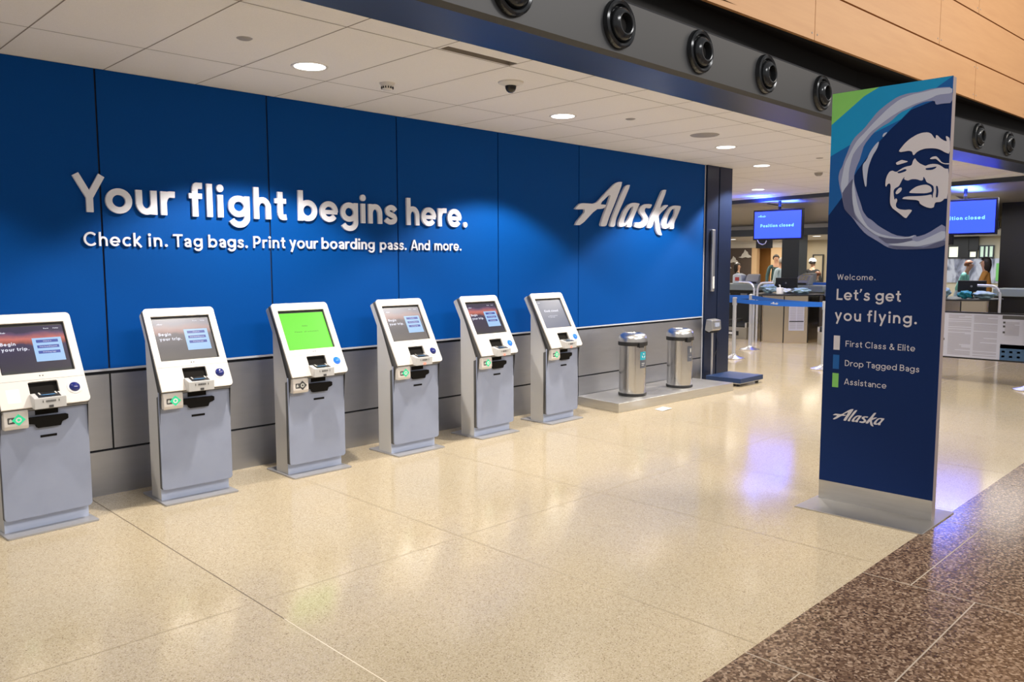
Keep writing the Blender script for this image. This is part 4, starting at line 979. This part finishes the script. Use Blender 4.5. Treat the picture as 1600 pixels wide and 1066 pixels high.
MB().box(-.01, .01, -.42, -.38, .31, .34).build('hanger', 'black', ib); 
for yq in (-1.0, 1.0): MB().tube([(0.02, yq, -.62), (0.02, yq, .30)], .014, 10).build('leg', 'steel_bright', ib)

# ================================================================== HANGING DISPLAYS
def make_display(words_on=True):
    o = empty('hanging_display')
    bx = MB().box(-.02, .05, -.52, .52, -.30, .30).build('casing', 'scr_frame', o, bevel=.004)
    s_ = flat('screen', [[(-.49, -.265), (.49, -.265), (.49, .265), (-.49, .265)]], .002, 'scr_blue', o, west(-.0205, 0, 0))
    words('screen_words', 'Position closed', .062, .70, 'scr_text', s_, Matrix.Translation((-.36, -.045, .0025)), .001, .22)
    logo_letters(s_, Matrix.Translation((-.42, .155, .0025)), .085, 'scr_text', .001, 'screen_logo')
    MB().tube([(.02, -.02, .28), (.02, -.02, .47)], .028, 12).build('pole', 'black', o)
    br = MB(); br.box(.0, .10, .15, .46, -.46, -.28); br.build('cable_box', 'black', o)
    MB().tube([(-.02, .42, -.30), (-.02, .38, -.36), (-.02, .31, -.39), (-.02, .25, -.37), (-.02, .22, -.31)], .010, 8).build('cable', 'paper', o)
    return o
d0 = make_display(); d0.location = (15.0, 1.88, 2.325); tag(d0, 'blue position closed display hanging left of the standing sign', 'display', 'hanging position displays')
d1 = copy_tree(d0); d1.location = (15.0, -1.44, 2.33); tag(d1, 'blue position closed display half hidden behind the right edge of the standing sign', 'display', 'hanging position displays')
area('added_blue_uplight', (14.9, 1.88, 2.68), (R(180), 0, 0), 1.5, 80, (.05, .12, 1.0), size_y=.3)  # blue area lights added above the displays to tint the ceiling
area('added_blue_uplight', (14.9, -1.44, 2.68), (R(180), 0, 0), 1.5, 80, (.05, .12, 1.0), size_y=.3)

# ================================================================== CHECK-IN AREA BEHIND
fc = MB()
fc.add([(xfar(-6) + .15, -6, 2.80), (32, -6, 2.80), (32, 12, 2.80), (xfar(12) + .15, 12, 2.80)], [(0, 1, 2, 3)], 0)
for k in range(5):
    y0 = -4 + k * 3.2
    fc.prism([(15.6, y0), (32, y0 + 2.2), (32, y0 + 2.24), (15.6, y0 + .04)], 2.79, 2.80, 1)
tag(fc.build('ceiling_far', ['far_ceiling', 'gap']), kind='structure')
tag(MB().box(19.0, 24.0, -1.0, 12, 2.27, 2.30).build('ceiling_rear', 'soffit_grey'), kind='structure')
tag(MB().box(18.95, 19.0, -1.0, 12, 2.25, 2.42).build('trim_3', 'dark_stone'), kind='structure')
lo = MB()      # lower curved ceiling band beyond the displays
prof = [(16.4, 2.80), (17.2, 2.70), (17.9, 2.62), (18.6, 2.56), (19.2, 2.53), (19.2, 2.42), (19.3, 2.42), (19.3, 2.60), (18.6, 2.64), (17.9, 2.70), (17.2, 2.78), (16.9, 2.81)]
vs2 = [(x, -.9, z) for x, z in prof] + [(x, 12, z) for x, z in prof]; nn = len(prof)
lo.add(vs2, [tuple(range(nn)), tuple(range(nn, 2 * nn))] + [(i, (i + 1) % nn, nn + (i + 1) % nn, nn + i) for i in range(nn)])
tag(lo.build('ceiling_lower', 'far_ceiling', smooth=True), kind='structure')
bw = MB()
bw.box(24.0, 24.2, 7.32, 12, 0, 2.12, 0)            # taupe wall with mountain cut-outs
bw.box(23.96, 24.0, 6.2, 12, 2.06, 2.30, 1)         # white soffit band
bw.box(24.0, 24.2, 7.14, 7.32, 0, 2.42, 2)          # pale post
bw.box(24.9, 25.1, 6.2, 8.0, 0, 2.42, 3)            # alcove, its orange light put into the wall colour
bw.box(24.0, 24.9, 5.6, 6.65, 0, 2.42, 2)
bw.box(24.2, 24.3, -8, 5.6, 0, 2.8, 4)
tag(bw.build('wall_far', ['brown_wall', 'soffit_white', 'peach_wall', 'orange_lit_wall', 'cream_wall']), kind='structure')
MD = {}
def peak(y, z, w_, h_, lab, k):
    pts = [(0, 0), (.22, .10), (.30, .42), (.42, .62), (.5, 1.0), (.60, .80), (.70, .72), (.78, .34), (.92, .22), (1, 0), (.75, -.08), (.55, .02), (.3, -.10)]
    o = flat('mountain_ornament', [[(a * w_, b_ * h_) for a, b_ in pts]], .03, 'paper', None, west(23.99, y, z)); tag(o, lab, 'wall ornament', 'white mountain shapes on the taupe wall')
peak(8.15, 1.60, .36, .20, 'small white mountain shape on the taupe wall, middle one', 1)
peak(7.78, 1.76, .46, .25, 'largest white mountain shape high on the taupe wall', 2)
peak(8.45, 1.40, .42, .18, 'lowest white mountain shape half behind the dark column', 3)
# big dark columns
for nme, y0, y1, x0, x1, mm in (('wall_column_2', 3.33, 3.78, 19.0, 19.45, 'dark_stone'), ('wall_column_4', -5.2, -1.03, 19.0, 19.6, 'counter_dark')):
    tag(MB().box(x0, x1, y0, y1, 0, 2.80 if y0 < 0 else 2.27).build(nme, mm), kind='structure')
# lit windows and panels on the far wall
wn = MB()
def pane(y0, y1, z0, z1, x=24.18): return MB().box(x - .03, x, y0, y1, z0, z1)
i_ = 1
for (y0, y1, z0, z1, mm) in ((5.02, 5.25, .9, 1.75, 'cream_wall'), (1.16, 1.32, 1.70, 1.98, 'win_white'), (1.38, 1.40, 1.6, 1.9, 'win_white')): pass
def window(idx, y0, y1, z0, z1, glow, bars=0):
    f_ = empty('window_%d' % idx, (24.17, (y0 + y1) / 2, z0)); tag(f_, kind='structure')
    w2, h2 = (y1 - y0) / 2, z1 - z0
    MB().box(-.02, 0, -w2, w2, 0, h2).build('pane', glow, f_)
    fr = MB(); t = .03
    fr.box(-.05, 0, -w2 - t, -w2, -t, h2 + t); fr.box(-.05, 0, w2, w2 + t, -t, h2 + t); fr.box(-.05, 0, -w2, w2, h2, h2 + t); fr.box(-.05, 0, -w2, w2, -t, 0)
    for q in range(bars): yq = -w2 + 2 * w2 * (q + 1) / (bars + 1); fr.box(-.04, 0, yq - .02, yq + .02, 0, h2)
    fr.build('window_frame', 'dark_stone', f_)
window(1, 1.24, 1.47, 1.72, 2.0, 'win_white'); window(2, .80, .95, 1.72, 1.86, 'win_white'); window(3, .40, .70, 1.72, 2.0, 'win', 2)
window(4, 5.02, 5.30, .98, 1.80, 'cream_wall')
dk = MB(); dk.box(24.08, 24.14, .97, 1.20, 1.69, 2.35); dk.box(24.08, 24.14, .74, .98, 1.90, 2.35); dk.box(24.08, 24.14, 1.2, 1.52, 2.04, 2.35)
tag(dk.build('wall_far_dark', 'counter_dark'), kind='structure')
mu = MB().box(24.16, 24.20, .16, 1.62, 1.02, 1.68).build('mountain_mural', 'mural'); tag(mu, 'grey mountain picture panel on the far wall right of the standing sign', 'picture panel')
gp = MB().box(24.13, 24.16, .17, .30, 1.08, 1.55).build('green_poster', mat('green_poster', (.15, .45, .12), .5, emit=(.2, .6, .15), es=.1)); tag(gp, 'small bright green poster at the right end of the mountain picture', 'poster')

# counters
def counter(x0, x1, y0, y1, label, top='counter_grey', frontm='counter_dark', zt=1.10, steps=0):
    o = empty('check_in_counter', (x0, (y0 + y1) / 2, 0)); w2 = (y1 - y0) / 2; d = x1 - x0
    MB().box(0, d, -w2, w2, 0, zt - .14).build('cabinet', frontm, o, bevel=.004)
    MB().box(-.04, d, -w2 - .01, w2 + .01, zt - .14, zt).build('worktop', top, o, bevel=.01)
    MB().box(-.006, 0, -w2 + .04, w2 - .04, .06, zt - .20).build('front_panel', frontm, o)
    for q in range(steps):
        yq = -w2 + .25 + q * .42
        MB().box(-.02, 0, yq, yq + .16, zt - .25, zt - .21).build('port_plate', 'device_grey', o)
    return tag(o, label, 'counter', 'airline check-in counters')
counter(16.35, 17.0, 2.99, 5.6, 'grey-topped check-in counter directly right of the dark column', steps=3)
counter(16.35, 17.0, 1.52, 2.26, 'check-in counter with tan front left of the standing sign', 'counter_grey', 'counter_tan', 1.09)
counter(16.3, 17.0, -.30, 1.44, 'black-fronted check-in counter mostly behind the standing sign', 'counter_grey', 'counter_dark', 1.02, 2)
counter(16.35, 17.0, -4.6, -1.63, 'grey-topped black check-in counter at the right photo edge', steps=3)
bc = MB(); bc.box(17.6, 18.2, 1.0, 2.9, 0, 1.05, 0); bc.box(17.55, 18.25, .95, 2.95, 1.05, 1.12, 1)
tag(bc.build('back_counter', ['counter_tan', 'belt']), 'rear counter with a blue edge strip behind the octagonal podium', 'counter')
def conveyor(y0, y1, label):
    o = empty('baggage_conveyor', (15.0, (y0 + y1) / 2, 0)); w2 = (y1 - y0) / 2
    MB().box(0, 1.2, -w2, w2, 0, .24).build('bed', 'well', o, bevel=.006)
    MB().box(.02, 1.2, -w2 + .05, w2 - .05, .24, .27).build('conveyor_belt', 'counter_dark', o)
    for s_ in (-1, 1): MB().box(.0, 1.2, s_ * (w2 - .02) - .02, s_ * (w2 - .02) + .02, .24, .34).build('side_rail', 'steel', o)
    MB().box(-.008, 0, -.22, .22, .07, .16).build('label_plate', 'black', o)
    MB().box(-.010, -.008, -.12, .12, .09, .135).build('label_strip', 'paper', o)
    return tag(o, label, 'baggage conveyor', 'low baggage conveyors between counters')
conveyor(2.5, 3.3, 'low baggage conveyor left of the octagonal podium'); conveyor(.20, 1.0, 'low baggage conveyor just left of the standing sign')

def podium(x, y, label, poster):
    o = empty('octagonal_podium', (x, y, 0)); r = .62
    oct_ = [(r * math.cos(R(22.5 + 45 * i)), r * math.sin(R(22.5 + 45 * i))) for i in range(8)]
    MB().prism([(a * 1.0, b_ * 1.0) for a, b_ in oct_], 0, .93).build('cabinet', 'podium_metal', o, bevel=.003)
    for a, b_ in oct_:
        sm = MB(); sm.box(a * .999 - .008, a * .999 + .008, b_ * .999 - .008, b_ * .999 + .008, .01, .92)
        sm.build('corner_strip', 'counter_dark', o)
    MB().prism([(a * 1.14, b_ * 1.14) for a, b_ in [(r * math.cos(R(11.25 * i)), r * math.sin(R(11.25 * i))) for i in range(32)]], .93, .955).build('podium_top', 'black', o, bevel=.003)
    if poster:
        f = R(225 - 0); mp_ = Matrix.Rotation(R(202.5 + 22.5), 4, 'Z')
        q = frame((0, 0, 0), (0, -1, 0), (0, 0, 1), (-1, 0, 0))
        nx, ny = math.cos(R(225)), math.sin(R(225)); rr = r * math.cos(R(22.5)) + .003
        fr_ = frame((nx * rr, ny * rr, 0), (-ny, nx, 0), (0, 0, 1), (nx, ny, 0))
        pc = flat('notice_sheet', [[(-.14, .25), (.16, .25), (.16, .80), (-.14, .80)]], .003, 'notice', o, fr_)
        tl = MB()
        rr_ = random.Random(5)
        z = .76
        while z > .28:
            if not (.40 < z < .43): tl.box(-.12, .02, z, z + .006, .003, .0036, 0); 
            z -= .016
        me_ = MB()
        z = .76
        while z > .27:
            me_.add([(-.12, z, .0034), (.0, z, .0034), (.0, z + .007, .0034), (-.12, z + .007, .0034)], [(0, 1, 2, 3)])
            me_.add([(.02, z, .0034), (.14, z, .0034), (.14, z + .007, .0034), (.02, z + .007, .0034)], [(0, 1, 2, 3)]); z -= .017
        t1_ = me_.build('notice_text', 'notice_text', pc)
        MB().add([(-.13, .42, .0038), (.15, .42, .0038), (.15, .44, .0038), (-.13, .44, .0038)], [(0, 1, 2, 3)]).build('notice_bar', 'black', pc)
    return tag(o, label, 'podium', 'octagonal metal podiums')
podium(15.3, 1.80, 'octagonal bronze-tinted steel podium with black top left of the standing sign', True)
podium(15.3, -1.32, 'octagonal podium behind the notice board, right of the standing sign', False)

# things on the podiums
def bag(x, y, z, sx, sy, sz, m, seed, label):
    bm_ = bmesh.new(); bmesh.ops.create_icosphere(bm_, subdivisions=4, radius=1)
    rn = random.Random(seed)
    from mathutils import noise
    for v in bm_.verts:
        d = noise.noise(v.co * 1.7 + Vector((seed, 0, 0))) * .45 + noise.noise(v.co * 5 + Vector((0, seed, 0))) * .16
        v.co *= 1 + d
        v.co = Vector((v.co.x * sx, v.co.y * sy, v.co.z * sz))
    mn = min(v.co.z for v in bm_.verts)
    for v in bm_.verts:
        v.co.z -= mn
        if v.co.z < .25 * sz: v.co.z *= .25
    mn = min(v.co.z for v in bm_.verts)
    me = bpy.data.meshes.new('plastic_bag'); bm_.to_mesh(me); bm_.free(); me.materials.append(M[m])
    for p_ in me.polygons: p_.use_smooth = True
    o = bpy.data.objects.new('plastic_bag', me); col.objects.link(o); o.location = (x, y, z); tag(o, label, 'plastic bag', 'crumpled plastic bags on the podium tops')
ZP = .956
bag(15.25, 2.16, ZP, .14, .15, .08, 'bag_blue', 3, 'pale blue crumpled plastic bag at the left of the left podium top')
bag(15.28, 1.80, ZP, .13, .10, .05, 'bag_white', 9, 'flat whitish crumpled plastic bag in the middle of the left podium top')
bag(15.25, 1.47, ZP, .13, .17, .06, 'bag_blue', 14, 'pale blue crumpled plastic bag at the right of the left podium top')
bag(15.05, -1.15, ZP, .13, .16, .08, 'bag_blue', 21, 'pale blue crumpled bag beside the sign edge on the right podium top')
bag(15.05, -1.52, ZP, .10, .10, .07, 'teal_cloth', 25, 'teal crumpled bag in the middle of the right podium top')
bag(15.10, -1.80, ZP, .12, .16, .055, 'bag_blue', 31, 'pale blue crumpled bag at the right end of the right podium top')
pb = tag(empty('pump_bottle', (14.85, 1.72, ZP)), 'white square hand sanitiser bottle with pump on the left podium top', 'bottle')
MB().box(-.045, .045, -.055, .055, 0, .13).build('bottle_body', 'paper', pb, bevel=.01)
MB().tube([(0, 0, .13), (0, 0, .175), (-.03, 0, .18)], .012, 10).build('pump', 'paper', pb)
def monitor(x, y, z, w_, h_, label):
    o = empty('counter_monitor', (x, y, z))
    MB().box(-.03, .03, -w_ / 2, w_ / 2, .10, .10 + h_).build('housing', 'black', o, bevel=.01)
    MB().profx([(-.02, 0), (.02, 0), (.02, .12), (-.02, .12)], 0.0, .03).build('stand', 'black', o)
    MB().prism([(-.09, -.11), (.09, -.11), (.09, .11), (-.09, .11)], 0, .015).build('stand_foot', 'black', o, bevel=.004)
    MB().lathe([(0, .004), (.018, .004), (.018, 0)], 16, (-.03, 0, .10 + h_ * .5), Matrix.Rotation(R(-90), 4, 'Y')).build('round_badge', 'device_grey', o)
    return tag(o, label, 'monitor', 'black monitors on the podiums')
monitor(15.55, 1.93, ZP, .46, .21, 'black monitor seen from behind on the left podium')
monitor(15.50, -1.50, ZP, .44, .20, 'black monitor seen from behind on the right podium')
def grab(x_, y, dy, label):
    pts = [(x_, y, .27), (x_, y, 1.02)] + [(x_, y + dy * (1 - math.cos(R(a))) * .14, 1.02 + .16 * math.sin(R(a))) for a in range(15, 91, 15)] + [(x_, y + dy * .34, 1.185)]
    pts[0] = (x_, y, .0)
    tag(MB().tube(pts, .022, 12).build('grab_rail', 'alu', smooth=True), label, 'grab rail', 'curved grab rails beside the podiums')
grab(14.62, 2.145, 1, 'pale curved grab rail bending left beside the left podium'); grab(14.62, 2.077, -1, 'pale curved grab rail bending right beside the left podium')
grab(15.0, -2.06, 1, 'pale curved grab rail rising behind the right podium')
def printer(x, y, z, label, rz=0, keys=True):
    o = empty('tag_printer', (x, y, z), rz)
    MB().profx([(-.20, 0), (.20, 0), (.22, .22), (.05, .20), (-.20, .07)], -.14, .14).build('housing', 'device_grey', o, bevel=.015)
    if keys:
        kk = MB()
        for i in range(3):
            for j in range(3): kk.box(-.09 + .065 * i, -.05 + .065 * i, -.12 + .06 * j, -.09 + .06 * j, .118 + .03 * j, .128 + .03 * j)
        kk.build('keys', 'yellow', o)
    MB().box(-.10, .10, -.215, -.20, .02, .05).build('paper_slot', 'black', o)
    return tag(o, label, 'tag printer', 'bag tag printers on the counters')
printer(16.6, 3.25, 1.10, 'grey bag tag printer on the counter beside the dark column', R(-70), False)
printer(16.7, 2.10, 1.09, 'grey bag tag printer with yellow keys behind the left podium', R(-80))
printer(16.6, -.45, 1.02 - .0, 'grey bag tag printer with yellow keys at the right edge of the standing sign', R(-90))
printer(17.9, 2.6, 1.12, 'grey bag tag printer on the rear counter left of the dark back column', R(-90))
sc_ = tag(empty('counter_scanner', (16.55, 3.55, 1.10)), 'boxy pale scanner with a red mark on the counter beside the dark column', 'scanner')
MB().profx([(-.12, 0), (.12, 0), (.12, .20), (.02, .24), (-.10, .20)], -.12, .12).build('housing', 'bag_white', sc_, bevel=.02)
MB().box(-.126, -.12, -.05, .05, .07, .15).build('red_mark', mat('red_print', (.5, .06, .05), .5), sc_)
cb = tag(empty('suitcase_scanner', (15.55, .62, .345)), 'black cabinet with a yellow square label left of the standing sign', 'cabinet')
MB().box(-.15, .30, -.30, .30, .0, .55).build('cabinet_body', 'black', cb, bevel=.01)
MB().box(-.153, -.15, -.02, .12, .35, .47).build('yellow_label', 'yellow', cb)

# ================================================================== PEOPLE IN THE BACKGROUND
def skinned(name, pts, edges, rad, m, parent, root=0, sub=1):
    me = bpy.data.meshes.new(name); me.from_pydata(pts, edges, [])
    o = bpy.data.objects.new(name, me); col.objects.link(o)
    sk = o.modifiers.new('skin', 'SKIN'); sk.use_smooth_shade = True; sk.branch_smoothing = .6
    if not me.skin_vertices:
        with bpy.context.temp_override(object=o, active_object=o): pass
    lay = me.skin_vertices[0].data if me.skin_vertices else None
    if lay is None: raise RuntimeError('no skin layer')
    for i, r_ in enumerate(rad):
        lay[i].radius = (r_, r_) if not isinstance(r_, tuple) else r_
    lay[root].use_root = True
    ss = o.modifiers.new('sub', 'SUBSURF'); ss.levels = sub; ss.render_levels = sub
    dg = bpy.context.evaluated_depsgraph_get(); dg.update()
    m2 = bpy.data.meshes.new_from_object(o.evaluated_get(dg)); bpy.data.objects.remove(o)
    m2.name = name; m2.materials.clear(); m2.materials.append(M[m])
    for p_ in m2.polygons: p_.use_smooth = True
    o = bpy.data.objects.new(name, m2); col.objects.link(o)
    if parent: o.parent = parent
    return o
def person(loc, rz, label, h=1.72, shirt='black_cloth', trouser='trouser_dark', hair='hair_dark', long_hair=False, lean=0.0, arms='down', hat=False, seated=False):
    k = h / 1.72
    o = tag(empty('person', loc, rz), label, 'person')
    zs_ = -.42 if seated else 0
    L = lambda x, y, z: (x * k, (y - lean * max(0, z - .95)) * k, (z + (zs_ if z > .5 else 0)) * k)     # faces -y
    P = {}
    pts = []; rad = []; ed = []
    def V(nm, x, y, z, r): P[nm] = len(pts); pts.append(L(x, y, z)); rad.append(tuple(q * k for q in r) if isinstance(r, tuple) else r * k); return P[nm]
    def E_(a, b_): ed.append((P[a], P[b_]))
    V('pelvis', 0, 0, .93, (.14, .10)); V('waist', 0, 0, 1.10, (.13, .095)); V('chest', 0, 0, 1.28, (.138, .100)); V('neckb', 0, .01, 1.43, (.07, .06)); V('neck', 0, -.005, 1.50, .048)
    V('headl', 0, -.015, 1.56, .066); V('headm', 0, -.01, 1.62, .079); V('headt', 0, 0, 1.68, .062)
    for a, b_ in (('pelvis', 'waist'), ('waist', 'chest'), ('chest', 'neckb'), ('neckb', 'neck'), ('neck', 'headl'), ('headl', 'headm'), ('headm', 'headt')): E_(a, b_)
    for s_, n_ in ((-1, 'l'), (1, 'r')):
        V('sh' + n_, .175 * s_, .005, 1.39, .048)
        if arms == 'fwd': V('el' + n_, .22 * s_, -.10, 1.14, .036); V('wr' + n_, .16 * s_, -.33, 1.08, .03); V('ha' + n_, .14 * s_, -.42, 1.07, .033)
        else: V('el' + n_, .24 * s_, .01, 1.12, .036); V('wr' + n_, .25 * s_, -.06, .88, .03); V('ha' + n_, .245 * s_, -.09, .79, .033)
        E_('neckb', 'sh' + n_); E_('sh' + n_, 'el' + n_); E_('el' + n_, 'wr' + n_); E_('wr' + n_, 'ha' + n_)
        V('hp' + n_, .09 * s_, 0, .86, .085)
        if seated: V('kn' + n_, .10 * s_, -.42, .9, .06); V('an' + n_, .10 * s_, -.42, .08, .042); V('to' + n_, .10 * s_, -.56, .04, .036)
        else: V('kn' + n_, .10 * s_, -.01, .48, .058); V('an' + n_, .10 * s_, .02, .09, .04); V('to' + n_, .11 * s_, -.12, .04, .036)
        E_('pelvis', 'hp' + n_); E_('hp' + n_, 'kn' + n_); E_('kn' + n_, 'an' + n_); E_('an' + n_, 'to' + n_)
    skinned('body', pts, ed, rad, 'skin', o, 0)
    def sub(names, edges, m, nm, grow, root):
        idx = {a: i for i, a in enumerate(names)}
        pp_ = [pts[P[a]] for a in names]; rr = []
        for a in names:
            r_ = rad[P[a]]; rr.append(tuple(q + grow for q in r_) if isinstance(r_, tuple) else r_ + grow)
        skinned(nm, pp_, [(idx[a], idx[b_]) for a, b_ in edges], rr, m, o, idx[root])
    sub(['pelvis', 'waist', 'chest', 'neckb', 'shl', 'ell', 'wrl', 'shr', 'elr', 'wrr'], [('pelvis', 'waist'), ('waist', 'chest'), ('chest', 'neckb'), ('neckb', 'shl'), ('shl', 'ell'), ('ell', 'wrl'), ('neckb', 'shr'), ('shr', 'elr'), ('elr', 'wrr')], shirt, 'shirt', .014, 'pelvis')
    sub(['waist', 'pelvis', 'hpl', 'knl', 'anl', 'hpr', 'knr', 'anr'], [('waist', 'pelvis'), ('pelvis', 'hpl'), ('hpl', 'knl'), ('knl', 'anl'), ('pelvis', 'hpr'), ('hpr', 'knr'), ('knr', 'anr')], trouser, 'trousers', .012, 'pelvis')
    hc = Vector(L(0, 0, 1.63))
    hb_ = MB(); R0 = .098 * k
    N1, N2 = 14, 20
    vv = []; ff = []
    for i in range(N1 + 1):
        th = math.pi * i / N1
        for j in range(N2):
            ph = 2 * math.pi * j / N2
            x = R0 * .92 * math.sin(th) * math.cos(ph); y = R0 * 1.1 * math.sin(th) * math.sin(ph); z = R0 * 1.12 * math.cos(th)
            if y < -.03 * k and z < .045 * k: y = -.03 * k * .6; 
            if z < -.03 * k and not long_hair: z = -.03 * k + (z + .03 * k) * .25
            if long_hair and y > -.02 and z < 0: z *= 2.6; y += .01
            vv.append((hc.x + x, hc.y + y + .018 * k, hc.z + z + .008))
    for i in range(N1):
        for j in range(N2): ff.append((i * N2 + j, i * N2 + (j + 1) % N2, (i + 1) * N2 + (j + 1) % N2, (i + 1) * N2 + j))
    hb_.add(vv, ff); hb_.build('hair', hair, o, smooth=True)
    fc_ = MB(); fy_ = hc.y - .088 * k
    fc_.profx([(fy_ + .01, hc.z - .035 * k), (fy_ - .016 * k, hc.z - .030 * k), (fy_ + .004, hc.z + .01 * k)], -.010 * k, .010 * k); fc_.build('nose', 'skin', o, bevel=.003)
    ey = MB()
    for s_ in (-1, 1): ey.box(hc.x + s_ * .03 * k - .010, hc.x + s_ * .03 * k + .010, fy_ + .004, fy_ + .02, hc.z - .002, hc.z + .008)
    ey.build('eyes', 'black', o); MB().box(hc.x - .022 * k, hc.x + .022 * k, fy_ + .004, fy_ + .02, hc.z - .060 * k, hc.z - .053 * k).build('mouth', mat('lips', (.35, .10, .09), .5), o)
    if hat: MB().lathe([(0, .112), (.05, .105), (.085, .075), (.100, .035), (.103, .015), (.095, .012)], 24, (hc.x, hc.y + .01, hc.z + .02)).build('cap', 'paper', o, smooth=True)
    return o
person((21.2, 6.23, 0), R(30), 'person with dark tied hair and dark jacket seen above the counter, below the mountain shapes', 1.56, 'olive_cloth', long_hair=True, arms='fwd')
person((22.3, 5.60, 0), R(-50), 'man with short dark hair in a dark teal jacket, standing behind the podium', 1.80, 'dark_teal_cloth')
person((21.6, 5.09, 0), R(160), 'man in a light blue shirt beside the dark back column', 1.70, 'light_blue_cloth', hair='hair_grey')
person((21.2, 3.98, 0), R(90), 'person in a white cap and black coat with back turned, left of the standing sign', 1.66, 'black_cloth', hat=True)
person((20.6, 3.57, 0), R(200), 'short person with auburn hair beside the standing sign edge', 1.33, 'black_cloth', hair='hair_brown')
person((21.6, 3.55, 0), R(150), 'person in a blue top partly hidden by the left edge of the standing sign', 1.55, 'blue_cloth')
person((20.5, .16, 0), R(5), 'man in a mint green shirt leaning forward behind the right podium monitor', 1.60, 'mint_cloth', 'light_blue_cloth', hair='hair_brown', lean=.35, arms='fwd')
person((18.4, -.99, 0), R(185), 'woman with long dark hair in an ochre top beside the dark column at right', 1.66, 'ochre_cloth', long_hair=True, lean=.1, arms='fwd')
for q, (x, y) in enumerate(((20.6, 3.62), (21.5, 6.6), (20.6, .1))):
    o = copy_tree(dn0); o.location = (x, y, 2.27)
    for ch in o.children:
        if ch.type == 'LIGHT': ch.location.z = -.03
    tag(o, ('round downlight under the low rear ceiling right of the dark back column', 'round downlight under the low rear ceiling above the mountain shapes', 'round downlight under the low rear ceiling behind the right display')[q], 'ceiling light')
# lights of the check-in area
for (x, y, p_, c_) in ((16.6, 5.2, 70, (1, .93, .88)), (15.9, -1.0, 55, (1, .93, .88)), (22.0, 5.5, 60, (1, .88, .72)), (22.0, .5, 60, (.9, .95, 1)), (12.0, 3.5, 25, (1, .93, .88))):
    area('area_lamp_light', (x, y, 2.24 if x == 22.0 else (2.72 if x > 14 else 2.8)), (0, 0, 0), 3.2, p_ * 1.6, c_)
